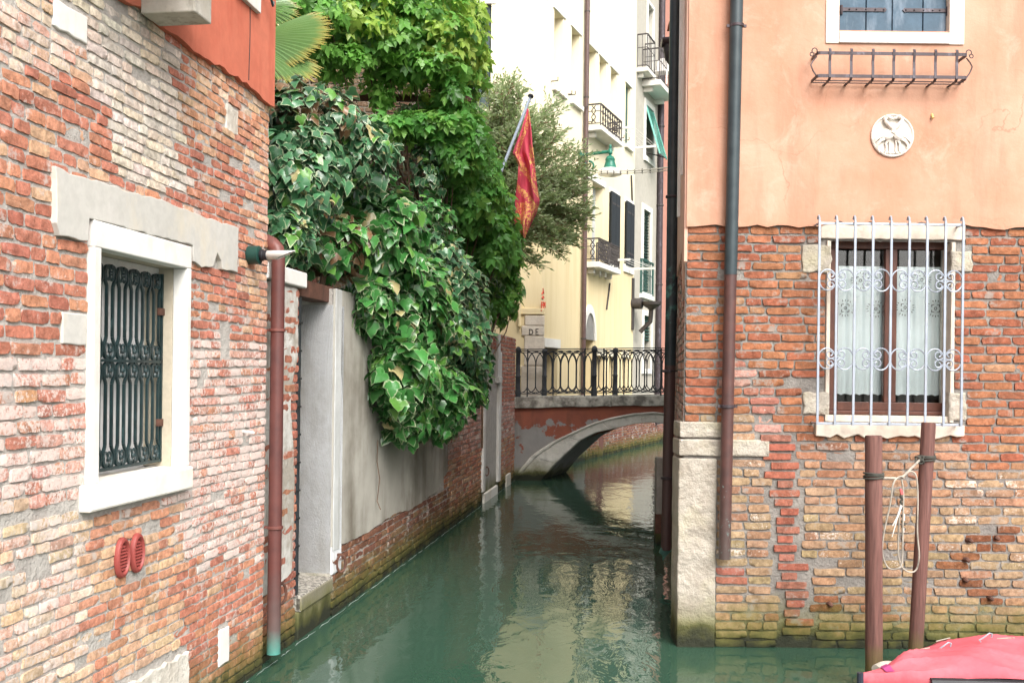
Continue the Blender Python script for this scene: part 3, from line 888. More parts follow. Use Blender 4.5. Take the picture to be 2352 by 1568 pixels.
CX = RF.px(1571, 900)[0]
PZ = RF.px(1750, 519)[1]
rh = thing('peach_house', (3.5, 7.8, 0), 'peach rendered house with old bare brick below and a white grilled window', 'house')
RSX = Frame((CX, 7.8, 0), (0.143, 1, 0), (-1, 0, 0))
RSL = 9.6
def Rr(za, a, b, n=0.0):
    p, q = RF.px(*za(*a), n), RF.px(*za(*b), n)
    return (min(p[0], q[0]), max(p[0], q[0]), min(p[1], q[1]), max(p[1], q[1]))
w_hole = Rr(z7, (352, 255), (1095, 1395))
u_hole = Rr(z4, (1192, -400), (1884, 206))
mb = MB(); XE = 6.2
holed_wall(mb, RF, CX, XE, -.6, PZ + .02, [w_hole], n=-.013, reveals=False)
holed_wall(mb, RSX, 0, RSL, -.6, 9.0, [], n=-.009)
e = RSX.pt(RSL, 0)
shell(mb, [(CX, 7.81), (XE, 7.81), (XE + 2, e.y), (e.x, e.y)], -.6, 9.0, open_sides=(0, 3))
mb.build('wall', m_rmortar, rh)
mb = MB()
r3 = random.Random(31)
# render of the upper storey, with a ragged lower edge and a hole for the shutters
up = [CX - .0] + list(np.arange(CX + .07, XE, .08)) + [XE]
edge = [(u, PZ + r3.uniform(-.016, .014) + (.03 if w_hole[0] - .1 < u < w_hole[1] + .1 else 0)) for u in up]
uh = u_hole
mb.prism(RF, edge + [(XE, uh[2]), (CX, uh[2])], -.013, .022)
mb.prism(RF, [(CX, uh[2]), (uh[0], uh[2]), (uh[0], 9.02), (CX, 9.02)], -.013, .022)
mb.prism(RF, [(uh[1], uh[2]), (XE, uh[2]), (XE, 9.02), (uh[1], 9.02)], -.013, .022)
mb.prism(RF, [(uh[0], uh[3]), (uh[1], uh[3]), (uh[1], 9.02), (uh[0], 9.02)], -.013, .022)
mb.build('upper_render', m_peach, rh)
mb = MB()
lowe = [(u, PZ - .1 + r3.uniform(-.05, .03) - max(0, .5 - abs(u - .3)) * .9) for u in np.arange(0, RSL, .09)]
mb.prism(RSX, lowe + [(RSL, 9.02), (0, 9.02)], -.013, .012)
mb.build('side_render', m_pinkside, rh)
mb = MB(); mb.tube([RSX.pt(.55, z, .022) for z in (PZ + .5, 5.2, 9)], .014, 6); mb.tube([RSX.pt(1.5, z, .022) for z in (PZ + .3, 5.2, 9)], .02, 6)
mb.build('cable_conduit', m_white, rh)

q1 = Rr(z5, (210, 1385), (450, 1490)); q2 = Rr(z6, (205, 80), (725, 192)); q3 = Rr(z6, (185, 195), (392, 1345))
j1 = Rr(z7, (172, 285), (352, 455)); j2 = Rr(z7, (176, 1205), (340, 1345)); j3 = Rr(z7, (1100, 315), (1235, 450)); j4 = Rr(z7, (1092, 1205), (1197, 1385))
q1 = (CX - .03, *q1[1:]); q2 = (CX - .035, *q2[1:]); q3 = (CX - .035, q3[1], -.2, q3[3])
lint = Rr(z7, (286, 146), (1193, 253)); sill = Rr(z7, (250, 1400), (1178, 1480))
rstones = [q1, q2, q3, j1, j2, j3, j4, lint, sill]
jambs = [(w_hole[0] - .03, w_hole[0] + .012, w_hole[2], w_hole[3]), (w_hole[1] - .012, w_hole[1] + .03, w_hole[2], w_hole[3])]
def strip_c(v):
    y = PY + (CAMZ - v) * 295
    return 1795 + (y - 1050) * .085 if y > 1000 else 1700 + (y - 830) * .55
RUST = ((1906, 1386, 22), (2227, 1240, 20), (2288, 1234, 30), (2220, 1284, 24), (2216, 1330, 14), (2274, 1372, 18), (2222, 1390, 12))
def right_colour(u, v, r):
    c = right_zone(u, v, r)
    return None if c is None else (*(x * .84 for x in c[:3]), *c[3:])
def right_zone(u, v, r):
    x, y = toV(RF.pt(u, v))
    for rx_, ry_, rr_ in RUST:
        if abs(x - rx_) < rr_ * 1.5 and abs(y - ry_) < rr_ * .8: return (*choose(r, ((.20, .075, .035), .6), ((.28, .12, .06), .4)), .05)
    y += r.uniform(-16, 16)
    sc = strip_c(v)
    if y > 980 and abs(x - sc) < 24: return None if y > 1000 else (*choose(r, (RED, 1)), .1)
    if y > 850 and y <= 980 and abs(x - sc) < 40: return (*choose(r, (PINK, .6), (RED, .4)), .35)
    if y < 1010 - (60 if x < 1720 else 0) + (90 if x > 2230 else 0):
        return (*choose(r, ((.37, .155, .078), .46), ((.31, .098, .058), .34), ((.34, .135, .075), .14), ((.42, .26, .14), .06)), .08)
    if x < 1740 and 1285 < y < 1345: return (*choose(r, (RED, 1)), .05)
    if y < 1180: return (*choose(r, ((.40, .265, .17), .5), ((.39, .205, .125), .32), ((.355, .27, .155), .12), ((.34, .12, .07), .06)), r.uniform(.1, .4) + (.3 if x > 2200 else 0))
    return (*choose(r, ((.40, .27, .17), .54), ((.345, .265, .15), .2), ((.37, .20, .12), .22), ((.32, .11, .06), .04)), r.uniform(.05, .6 if y < 1300 else .2))
# the newer repair: single red bricks stacked in a crooked column
extra = []; v = .10; rr = random.Random(17)
new_set = []
while v < 1.62:
    y = PY + (CAMZ - v) * 295; x = strip_c(v)
    u = RF.px(x, y)[0] + rr.uniform(-.035, .035)
    new_set.append((u, v + .03, rr.choice([.14, .18, .22, .24, .12]) , .052)); v += .0715
gaps = [(u - w / 2 - .035, u + w / 2 + .035, v - .036, v + .036) for u, v, w, h in new_set]
RB_p, RB_s = brick_mat('worn_brick', True, white=(.58, .50, .43), smear=(.25, .235, .21)), brick_mat('worn_brick_run', False, white=(.58, .50, .43), smear=(.25, .235, .21))
masonry(rh, RF, CX + .006, 5.6, -.07, PZ + .01, right_colour, (RB_p, RB_s), rstones + jambs + gaps + [w_hole], course=.0700, joint=.0085, limit=280, seed=21, depth=.015, jut=.006,
        lens=((.25, 3), (.20, 1), (.122, 1.2)), n0=.0, wave=.003)
def new_colour(u, v, r): return (*choose(r, ((.31, .10, .065), .5), ((.31, .14, .10), .5)), .12, 1)
masonry(rh, RF, 0, 0, 0, 0, new_colour, (RB_p, RB_s), [], extra=new_set, limit=30, seed=22, n0=.002)
def side_colour(u, v, r): return (*choose(r, (PINK, .5), (RED, .3), (PALE, .2)), r.uniform(.2, .8))
masonry(rh, RSX, .02, RSL, -.08, PZ - .05, side_colour, (RB_p, RB_s), [], limit=0, seed=23, n0=0)
for rx_, ry_, rr_ in RUST[:6]:
    u_, v_ = RF.px(rx_, ry_); mb = MB(); mb.tube([RF.pt(u_ + rng.uniform(-.02, .02), v_, -.02), RF.pt(u_, v_, .022), RF.pt(u_ + .01, v_ - .012, .034)], [.022, .018, .012], 7); mb.build('iron_stub', m_rust, rh)
for i, q in enumerate((q1, q2, q3)):
    mb = MB(); a, b, c_, d = q
    mb.prism(RF, rough_poly([(a, c_), (b, c_), (b, d - .006), (a, d - .006)], .09, .0035, random.Random(40 + i)), -.30, .012)
    o = mb.build('quoin_stone', m_stone, rh, bevel=.012, label=('short top stone of the corner', 'long stone lying under the top corner stone', 'tall upright corner stone standing in the water')[i])
for i, q in enumerate((j1, j2, j3, j4)):
    a, b, c_, d = q
    mb = MB(); mb.prism(RF, rough_poly([(a, c_), (b, c_), (b, d), (a, d)], .05, .012, random.Random(50 + i)), -.12, .008)
    mb.build('jamb_stone', m_stone, rh, bevel=.012)
slab('window_lintel', lint, m_lint, -.18, .014, rh, F=RF, amp=.004, seed=8, bevel=.008)
a, b, c_, d = sill; rs = random.Random(9)
mb = MB(); mb.prism(RF, [(a, d), (b, d)][::-1] + [(a + (b - a) * t, c_ - .012 + rs.uniform(-.016, .022)) for t in np.linspace(0, 1, 22)], -.2, .035)
mb.build('window_sill', m_lint, rh, bevel=.008)
for a, b, c_, d in jambs:
    rw = MB(); rw.box(RF, a + (0 if a < 2.9 else .012), b - (.012 if a < 2.9 else 0), c_, d, -.2, .004)
    rw.build('jamb', m_lint, rh, bevel=.004)
# ---- the casement window behind the grille
WN = -.13
def Rz(x, y, n=WN): return RF.px(*z7(x, y), n)
a0, a1 = Rz(378, 262); b0, b1 = Rz(1078, 1325)
mb = MB()
mb.box(RF, a0 - .05, b0 + .05, a1 - .052, a1 + .06, WN - .06, WN + .006)
L, Rg = Rz(400, 320), Rz(1052, 1272)
mb.box(RF, a0 - .05, L[0], b1, a1 - .053, WN - .06, WN + .004); mb.box(RF, Rg[0], b0 + .05, b1, a1 - .053, WN - .06, WN + .004)
mb.box(RF, L[0] - .0, Rg[0], b1, Rg[1], WN - .06, WN + .005)
mb.box(RF, a0 - .05, b0 + .05, b1 - .03, b1 - .001, WN - .05, WN + .03)
M0, M1 = Rz(688, 800)[0], Rz(762, 800)[0]; mc = (M0 + M1) / 2
mb.box(RF, M0, mc - .004, Rg[1] + .001, a1 - .054, WN - .06, WN + .004); mb.box(RF, mc + .004, M1, Rg[1] + .001, a1 - .054, WN - .06, WN + .004)
mb.box(RF, mc - .012, mc + .012, Rg[1] + .03, a1 - .07, WN, WN + .012)
cw = mb.build('window', m_wood, rh, bevel=.004)
k = NT('window_glass'); t = k.t
tr = k.n('ShaderNodeBsdfTransparent'); tr.inputs[0].default_value = (.97, .98, .97, 1); gl_ = k.n('ShaderNodeBsdfGlossy'); gl_.inputs['Roughness'].default_value = .02
lw = k.n('ShaderNodeFresnel'); lw.inputs[0].default_value = 1.5; ms = k.n('ShaderNodeMixShader')
t.links.new(lw.outputs[0], ms.inputs[0]); t.links.new(tr.outputs[0], ms.inputs[1]); t.links.new(gl_.outputs[0], ms.inputs[2]); t.links.new(ms.outputs[0], t.nodes['Material Output'].inputs[0])
m_glass = k.m
m_curt = surf('curtain_cloth', (.86, .93, .96), (.82, .89, .92), 3, bump=.1, bscale=150, rough=.9, fine=.05)
for i, (x0, x1) in enumerate(((400, 686), (764, 1052))):
    u0, v0 = Rz(x0, 1272); u1, v1 = Rz(x1, 322)
    mb = MB(); mb.box(RF, u0 - .008, u1 + .008, v0 - .006, v1 + .006, WN - .034, WN - .028); mb.build('pane', m_glass, cw)
    ct, cb_ = Rz(0, 432, WN - .08)[1], Rz(0, 1216, WN - .08)[1]
    P = []
    nu = 44
    for j in range(15):
        tt = j / 14; row = []
        for q in range(nu + 1):
            s_ = q / nu; u = u0 - .03 + (u1 - u0 + .06) * s_
            v = ct + .03 - (ct + .03 - cb_) * tt
            if j == 14: v += .010 * abs(math.sin(s_ * math.pi * 5.5))
            row.append(RF.pt(u, v, WN - .085 + .008 * math.sin(s_ * 17 + i) * (.3 + tt) + .005 * math.sin(s_ * 41)))
        P.append(row)
    mb = MB(); mb.grid(P); cur = mb.build('curtain', m_curt, cw, smooth=True)
    mb = MB()
    for (cx, cy) in (((440, 677), (632, 683)) if i == 0 else ((815, 674), (1006, 680))) + (((535, 505),) if i == 0 else ((920, 500),)):
        cu_, cv_ = Rz(cx, cy, WN - .07); s_ = .030
        for a in range(4):
            for (p0, p1) in (((-1, -1), (-.4, -1)), ((.4, -1), (1, -1))):
                ca_, sa_ = math.cos(a * math.pi / 2), math.sin(a * math.pi / 2)
                w = [(p[0] * ca_ - p[1] * sa_, p[0] * sa_ + p[1] * ca_) for p in (p0, p1)]
                mb.tube([RF.pt(cu_ + x * s_, cv_ + y * s_, WN - .066) for x, y in w], .0035, 4)
        mb.tube([RF.pt(cu_ + .011 * math.cos(R(60 * q)), cv_ + .011 * math.sin(R(60 * q)), WN - .066) for q in range(6)], .003, 4, closed=True)
        for q in range(20):
            a = 2 * math.pi * q / 20
            if q % 5 == 2: continue
            mb.tube([RF.pt(cu_ + rr_ * math.cos(a), cv_ + rr_ * math.sin(a) * .9, WN - .066) for rr_ in (.062, .078)], [.0045, .0015], 4)
    mb.build('cutwork', paint('cutwork_shadow', (.05, .06, .06), .9, .1), cur)
mb = MB(); mb.box(RF, w_hole[0] - .2, w_hole[1] + .2, w_hole[2] - .1, w_hole[3] + .1, -.9, -.62); mb.build('room_back', paint('dim_room', (.06, .065, .05), .9, .3), cw)
mb = MB()
mb.box(RF, w_hole[0], w_hole[1], w_hole[2] - .05, b1 - .035, -.25, -.015)
mb.build('inner_sill', m_lint, cw, bevel=.006)

# ---- white grille of bars and scrolls
GNR = .13
bx = [280, 392, 505, 615, 732, 845, 956, 1070, 1185]; bxb = [264, 372, 487, 601, 715, 828, 940, 1056, 1163]
bu = [(RF.px(*z7(a, 300), GNR)[0] + RF.px(*z7(b, 1300), GNR)[0]) / 2 for a, b in zip(bx, bxb)]
gtz = RF.px(*z7(732, 150), GNR)[1]; gbz = RF.px(*z7(715, 1405), GNR)[1]; ghz = RF.px(*z7(732, 98), GNR)[1]
mb = MB()
for z in (gtz, gbz): mb.box(RF, bu[0] - .006, bu[-1] + .006, z - .009, z + .009, GNR - .016, GNR - .006)
for u in (bu[0], bu[-1]):
    for z in (gtz, gbz): mb.beam(RF.pt(u, z, GNR - .01), RF.pt(u, z, -.03), .014, .014)
rg = mb.build('window_grille', m_galv, rh, bevel=.002)
for u in bu:
    mb = MB(); mb.box(RF, u - .0085, u + .0085, gbz - .012, gtz + .02, GNR - .0055, GNR + .008)
    mb.tube([RF.pt(u, z, n) for z, n in ((gtz + .015, GNR), (ghz - .02, GNR - .004), (ghz - .004, GNR - .018), (ghz - .008, GNR - .034), (ghz - .03, GNR - .04))], .008, 6)
    mb.build('bar', m_galv, rg, fix=False)
def scroll_pts(cu, cv, sgn, up, Rr_, n=22):
    """half of a C scroll: from the outer bar over the top to the bar in the middle, then curling in"""
    P = []
    for i in range(n):
        a = 180 - 165 * i / (n - 1)
        P.append((cu + sgn * Rr_ * math.cos(R(a)), cv + up * Rr_ * (math.sin(R(a)) * 1.22)))
    e = P[-1]; sx, sy = cu + sgn * Rr_ * .42, cv + up * Rr_ * .52
    r0 = math.hypot((e[0] - sx) / Rr_, (e[1] - sy) / Rr_); a0 = math.atan2(up * (e[1] - sy), sgn * (e[0] - sx))
    for i in range(1, 26):
        t = i / 25; a = a0 - R(430) * t; r_ = r0 * (1 - .72 * t) * Rr_
        P.append((sx + sgn * r_ * math.cos(a), sy + up * r_ * math.sin(a)))
    return P
for cy in (505, 998):
    cv_ = RF.px(*z7(732, cy), GNR)[1]
    for i in range(8):
        out, inn = (bu[i], bu[i + 1]) if i % 2 == 0 else (bu[i + 1], bu[i])
        sgn = 1 if inn > out else -1
        rad = abs(inn - out) / 2 * .97
        mb = MB()
        for up_ in (1, -1): tubeF(mb, RF, scroll_pts((out + inn) / 2, cv_, sgn, up_, rad), GNR, .0058, 6)
        mb.build('scroll', m_galv, rg, smooth=True, fix=False)

# ---- shuttered window above
uf = Rr(z4, (1112, -300), (1975, 283), .03); ub = Rz  # stone frame
fz = RF.px(*z4(1500, 206), .03)[1]
iu0, iu1 = RF.px(*z4(1190, 100), .03)[0], RF.px(*z4(1884, 100), .03)[0]
mb = MB(); mb.box(RF, uf[0], iu0, uf[2], 6.4, -.12, .034); mb.box(RF, iu1, uf[1], uf[2], 6.4, -.12, .034); mb.box(RF, uf[0], uf[1], 6.4, 6.6, -.12, .034)
sw = mb.build('shutter_window', m_frame, rh, bevel=.004)
mb = MB(); mb.box(RF, iu0 + .001, iu1 - .001, uf[2] + .004, fz, -.12, .042); mb.build('sill', m_white, sw, bevel=.004)
mc = RF.px(*z4(1525, 100), -.02)[0]
pl = [iu0, RF.px(*z4(1360, 100), -.02)[0], mc, RF.px(*z4(1718, 100), -.02)[0], iu1]
for i in range(2):
    lf = MB(); lf.box(RF, pl[i * 2] + .004, pl[i * 2 + 2] - .004, fz + .012, 6.39, -.075, -.05)
    lf = lf.build('shutter', m_shut, sw)
    for j in range(2):
        a, b = pl[i * 2 + j], pl[i * 2 + j + 1]
        mb = MB(); mb.box(RF, a + .004, b - .004, fz + .010, 6.39, -.049, -.024); mb.build('plank', m_shut, lf, bevel=.004)
    hz = RF.px(*z4(1500, 64), -.02)[1]
    x0, x1 = ((1194, 1490) if i == 0 else (1880, 1588)); s_ = 1 if i == 0 else -1
    ua, ub2 = RF.px(*z4(x0, 60), -.02)[0], RF.px(*z4(x1, 60), -.02)[0]
    mb = MB(); hh = .014
    mb.prism(RF, [(ua, hz - hh), (ub2 - s_ * .025, hz - hh), (ub2 - s_ * .018, hz - .019), (ub2, hz), (ub2 - s_ * .018, hz + .019), (ub2 - s_ * .025, hz + hh), (ua, hz + hh)], -.0235, -.016)
    for t in (.05, .2, .35, .55, .75, .93): mb.ball(RF.pt(ua + (ub2 - ua) * t, hz, -.015), .007, .007, .007, 8, 5)
    mb.tube([RF.pt(ua + s_ * .012, hz - .04, -.018), RF.pt(ua + s_ * .012, hz + .03, -.018)], .011, 8)
    mb.build('strap_hinge', m_wiron, lf, fix=True)
mb = MB(); mb.box(RF, iu0 - .05, iu1 + .05, fz, 6.5, -.5, -.3); mb.build('window_back', m_dark, sw)

# ---- downpipe on the front, dark above and brown below, leaning a little
k = NT('front_pipe_paint'); z = k.z()
dk = k.mix(k.ramp(k.noise(8, 5), .35, .7), (0.022, 0.036, 0.042), (0.04, 0.058, 0.064))
br = k.mix(k.ramp(k.noise(9, 5), .35, .65), (0.10, 0.045, 0.038), (0.065, 0.034, 0.031))
br = k.mix(k.ramp(k.math('ADD', k.noise(26, 5, .7), k.ramp(z, .6, 1.5, .05, -.12)), .58, .64, 0, .7), br, (.17, .30, .28))
br = k.mix(k.ramp(k.math('ADD', z, k.math('MULTIPLY', k.noise(9, 4), .5)), .85, 1.5, .8, 0), br, (0.075, 0.065, 0.058))
c = k.mix(k.ramp(z, 2.885, 2.89), br, dk)
m_fpipe = k.done(c, .42, 0, .4)
p0, p1, p2 = RF.px(1692, 0, .09), RF.px(1680, 560, .09), RF.px(1664, 1283, .09)
mb = MB(); mb.tube([RF.pt(p0[0] + .02, 9.0, .09), RF.pt(*p0, .09), RF.pt(*p1, .09), RF.pt(p1[0] - .004, 2.887, .09), RF.pt(p1[0] - .0042, 2.886, .09), RF.pt(*p2, .09)], [.05, .05, .049, .049, .047, .046], 18)
fp = mb.build('downpipe', m_fpipe, rh, smooth=True, label='downpipe on the peach front, dark grey above and brown below')
def clip(F, u, z, n, r_, par, mat):
    mb = MB(); mb.lathe([(r_ + .002, -.013), (r_ + .008, -.01), (r_ + .008, .01), (r_ + .002, .013)], F.pt(u, z, n), (0, 0, 1), 18)
    mb.box(F, u - r_ - .028, u - r_ - .002, z - .01, z + .01, n - .012, n + .004); mb.box(F, u + r_ + .002, u + r_ + .028, z - .01, z + .01, n - .012, n + .004)
    mb.box(F, u - .008, u + .008, z - .008, z + .008, .0, n - r_ + .004)
    return mb.build('pipe_clip', mat, par, smooth=True)
for x, y in ((1692, 60), (1671, 933)):
    q = RF.px(x, y, .09); clip(RF, q[0], q[1], .09, .048, fp, m_wiron)

# ---- second downpipe round the corner
k = NT('side_pipe_paint'); z = k.z()
dk = k.mix(k.ramp(k.noise(6, 5), .35, .7), (0.018, 0.028, 0.033), (0.036, 0.048, 0.052))
dk = k.mix(k.ramp(k.math('ADD', k.noise(7, 5, .7), k.math('MULTIPLY', k.math('ABSOLUTE', k.math('SUBTRACT', z, 2.95)), -.5)), .42, .55, 0, .85), dk, (.08, .24, .20))
c = k.mix(k.ramp(z, 2.215, 2.22), k.mix(k.noise(8, 5), (0.06, 0.035, 0.034), (0.085, 0.05, 0.045)), dk)
m_spipe = k.done(c, .42, 0, .4)
SU = 2.75
sp0 = RSX.px(1552, 0, .11); sp1 = RSX.px(1530, 1250, .11)
mb = MB()
def spz(y): return RSX.pt(SU, 0, .10).y
ZS = RSX.pt(SU, 0, .1).y
zof = lambda y: CAMZ - (y - PY - .0122 * 370) / FOC * ZS
lean = (RSX.pt(SU, 0, .1).x - W(1545, 600, ZS).x)
mb.tube([W(1552, 0, ZS) + Vector((0, 0, 3)), W(1552, 0, ZS), W(1542, 700, ZS), W(1530, 1262, ZS)], [.062, .062, .060, .055], 18)
dp2 = mb.build('downpipe', m_spipe, rh, smooth=True, label='dark downpipe on the canal side, just round the corner')
for y in (452, 852, 1097):
    p = W(1552 - y * .0176, y, ZS)
    mb = MB(); mb.lathe([(.062, -.014), (.07, -.01), (.07, .01), (.062, .014)], p, (0, 0, 1), 18); mb.beam(p + Vector((.05, 0, 0)), Vector((RSX.px(1570, y)[0] * 0 + RSX.pt(SU, 0, -.01).x, p.y, p.z)), .014, .014)
    mb.build('pipe_clip', m_wiron, dp2, smooth=True)
p = W(1529, 1262, ZS); mb = MB()
mb.prism(Frame(p, (1, 0, 0), (0, -1, 0)), [(-.05, .02 + p.z), (.05, .03 + p.z), (.06, -.0 + p.z), (.0, -.06 + p.z), (-.03, -.11 + p.z), (-.035, -.05 + p.z), (-.07, -.03 + p.z)], -.03, .03)
for v_ in mb.v: v_.z -= p.z
mb.build('torn_end', paint('verdigris', (.06, .16, .13), .6, .4, wear=(.03, .035, .03)), dp2)
# board standing in the water against the side wall
bz = RSX.px(1514, 1150, .0)
zb_ = 12.6
fb = thing('fender_board', W(1513, 1252, zb_), 'weathered grey fender board with rusty patch in the water beside the side downpipe', 'board')
a = W(1514, 1050, zb_); b = W(1513, 1262, zb_)
mb = MB(); mb.beam(Vector((b.x, zb_, -.3)), Vector((a.x + .01, zb_, a.z)), .10, .16, up=(0, 1, 0))
mb.build('board', surf('grey_wood', (.36, .33, .29), (.26, .24, .21), 4, bump=.5, bscale=20, water=True), fb, bevel=.006)
mb = MB(); mb.box(WORLD, b.x - .06, b.x + .055, W(1513, 1222, zb_).z, W(1513, 1178, zb_).z, -zb_ + .052, -zb_ + .09); 
mb.build('plate', m_rust, fb)

# gutter end of the roof beyond, with its spout
GZ = 13.2
gh = thing('roof_gutter', W(1535, 120, GZ), 'dark gutter end with hopper spout under a broken roof tile beside tall downpipe', 'gutter')
gL, gR = W(1519, 92, GZ), W(1560, 84, GZ)
mb = MB(); prof = [(math.cos(R(a)) * .10, math.sin(R(a)) * .10) for a in range(180, 361, 20)]
P = []
for t in (0, 1):
    base = gL.lerp(gR + Vector((.3, 0, 0)), t)
    P.append([base + Vector((0, 0, 0)) + Vector((0, q[0], q[1])) for q in prof])
mb.grid(P); mb.f.append(tuple(range(len(prof))))
o = mb.build('trough', m_wiron, gh, smooth=True); m = o.modifiers.new('wall', 'SOLIDIFY'); m.thickness = .006
c0 = W(1543, 120, GZ)
mb = MB(); mb.tube([c0 + Vector((0, 0, .08)), c0 + Vector((0, 0, -.08)), c0 + Vector((.06, 0, -.22))], [.12, .09, .045], 12); mb.build('hopper', m_wiron, gh, smooth=True)
t0 = W(1537, 72, GZ)
mb = MB(); mb.grid([[t0 + Vector((.35 * s_, .18 * math.cos(a) , .06 + .07 * math.sin(a) + .06 * s_)) for a in np.linspace(0, math.pi, 8)] for s_ in (0, 1)])
o = mb.build('roof_tile', paint('clay_tile', (.42, .12, .06), .8, .2), gh, smooth=True); m = o.modifiers.new('wall', 'SOLIDIFY'); m.thickness = .015

# ---- wrought iron flower rack
rn = .17
rk = thing('flower_rack', RF.pt(RF.px(2050, 155)[0], RF.px(2050, 155)[1], .05), 'empty wrought iron flower box rack on peach wall under the blue shutters', 'rack')
def Rk(x, y, n): return RF.pt(*RF.px(*z4(x, y), n), n)
ua, ub2 = RF.px(*z4(1055, 340), rn)[0], RF.px(*z4(1998, 340), rn)[0]
vt, vb = RF.px(*z4(1526, 339), rn)[1], RF.px(*z4(1526, 483), rn)[1]
mb = MB()
for v in (vt, vb):
    mb.box(RF, ua + .02, ub2 - .02, v - .012, v + .012, rn - .003, rn + .003)
    for u, s_ in ((ua, 1), (ub2, -1)):
        mb.add(*(lambda t_: (t_.v, t_.f))(strap(RF, [(u + s_ * .02, v), (u + s_ * .02, v)], rn)) ) if False else None
        path = [RF.pt(u + s_ * .022, v, rn), RF.pt(u + s_ * .006, v, rn - .006), RF.pt(u, v, rn - .025), RF.pt(u, v, .0)]
        for i in range(3): mb.beam(path[i], path[i + 1], .006, .024)
rail = mb.build('rail', m_wiron, rk)
for x in (1131, 1266, 1402, 1533, 1661, 1795, 1929):
    u = RF.px(*z4(x, 400), rn)[0]
    th = [(vt + .035, rn + .000), (vt + .02, rn + .008), (vt - .01, rn + .006), (vt - .06, rn - .001), (vb + .02, rn + .004), (vb - .012, rn + .006), (vb - .03, rn - .02), (vb - .03, .0)]
    mb = MB()
    for i in range(len(th) - 1): mb.beam(RF.pt(u, th[i][0], th[i][1]), RF.pt(u, th[i + 1][0], th[i + 1][1]), .020, .005, up=RF.U.cross((RF.pt(u, th[i + 1][0], th[i + 1][1]) - RF.pt(u, th[i][0], th[i][1])).normalized()))
    mb.build('bar', m_wiron, rk)
mb = MB()
for n in (.05, .11): mb.tube([RF.pt(ua, vb - .018, n), RF.pt(ub2, vb - .018, n)], .004, 6)
mb.build('floor_rod', m_wiron, rk)
for u, s_ in ((ua, -1), (ub2, 1)):
    mb = MB(); mid_ = (vt + vb) / 2
    tubeF(mb, RF, [(u, vt - .02), (u + s_ * .03, mid_ + .03), (u + s_ * .045, mid_), (u + s_ * .03, mid_ - .04), (u, vb)], rn - .02, .005)
    tubeF(mb, RF, ring_pts(u + s_ * .018, vt + .022, .02, .02, 270 if s_ > 0 else 270, (270 + 300 * s_), 14), rn - .02, .004)
    tubeF(mb, RF, ring_pts(u + s_ * .038, vt - .005, .014, .014, 90, 90 - 300 * s_, 12), rn - .02, .004)
    mb.build('side_scroll', m_wiron, rk, smooth=True)

# ---- carved roundel
rc = RF.px(2049.5, 312, .03); RRa = .166
m_marble = surf('carved_marble', (.74, .70, .64), (.66, .61, .54), 4, bump=.4, bscale=70, stain=(.52, .46, .40), stain_scale=(5, 5, 3), fine=.2)
ro = thing('stone_roundel', RF.pt(*rc, 0), 'round white stone relief of two birds with crossed necks on peach wall', 'relief')
mb = MB(); mb.lathe([(RRa, -.02), (RRa, .036), (RRa - .008, .042), (RRa - .014, .036), (RRa - .02, .030)], RF.pt(*rc, 0), RF.N, 48); mb.build('disc', m_marble, ro, smooth=True)
for s_ in (-1, 1):
    mb = MB(); T = lambda x, y, n=.04: RF.pt(rc[0] + s_ * x * RRa, rc[1] + y * RRa, n)
    # body, breast to tail
    mb.tube([T(.02, .12), T(.14, -.02), T(.30, -.14), T(.46, -.10)], [.018, .030, .026, .012], 8)
    for i in range(5):   # wing feathers sweep outwards
        o_ = i * .055
        mb.tube([T(.10, .18 - o_ * .7, .046), T(.34, .22 - o_, .05), T(.60, .16 - o_ * 1.15, .046), T(.80, .0 - o_ * 1.2, .042), T(.93 - .02 * i, -.17 - o_ * .8, .036)], [.008, .010, .009, .007, .004], 6)
    for i in range(4):   # tail
        o_ = i * .06
        mb.tube([T(.38, -.12 - o_ * .4, .046), T(.56, -.20 - o_ * .4, .046), T(.70, -.38 - o_ * .4, .042), T(.82 - o_ * .9, -.58 - o_ * .3, .036)], [.008, .008, .007, .004], 6)
    mb.tube([T(.22, -.20, .042), T(.33, -.40, .042), T(.30, -.52, .040), T(.32, -.70, .038)], [.014, .009, .006, .006], 7)
    mb.tube([T(.14, -.22, .040), T(.16, -.45, .038), T(.14, -.72, .036)], [.010, .006, .006], 6)
    # the neck crosses to the other side and curls back to meet the other beak
    mb.tube([T(.05, .10, .05), T(-.04, .30, .054), T(-.20, .46, .052), T(-.36, .62, .05), T(-.40, .74, .05), T(-.30, .84, .05)], [.020, .014, .014, .014, .015, .016], 8)
    mb.ball(T(-.27, .85, .05), .022, .02, .017, 10, 7)
    mb.tube([T(-.20, .83, .05), T(-.08, .79, .048), T(.0, .81, .046)], [.012, .009, .005], 6)
    mb.build('bird', m_marble, ro, smooth=True)
mb = MB()
for i in range(7):
    x = -.54 + i * .18; mb.tube([RF.pt(rc[0] + (x + d_) * RRa, rc[1] + y_ * RRa, .037) for d_, y_ in ((-.08, -.86 + abs(x) * .12), (-.03, -.76 + abs(x) * .1), (.02, -.86 + abs(x) * .1), (.08, -.80 + abs(x) * .1))], .006, 5)
mb.build('leaf_border', m_marble, ro, smooth=True)
pg = RF.px(2138, 268, .0); mb = MB(); mb.tube([RF.pt(pg[0] - .003, pg[1] - .026, .05), RF.pt(pg[0], pg[1] + .02, .012), RF.pt(pg[0], pg[1] + .022, -.005)], .009, 8)
mb.build('peg', paint('yellow_plastic', (.58, .42, .16), .5, .1), rh, smooth=True)

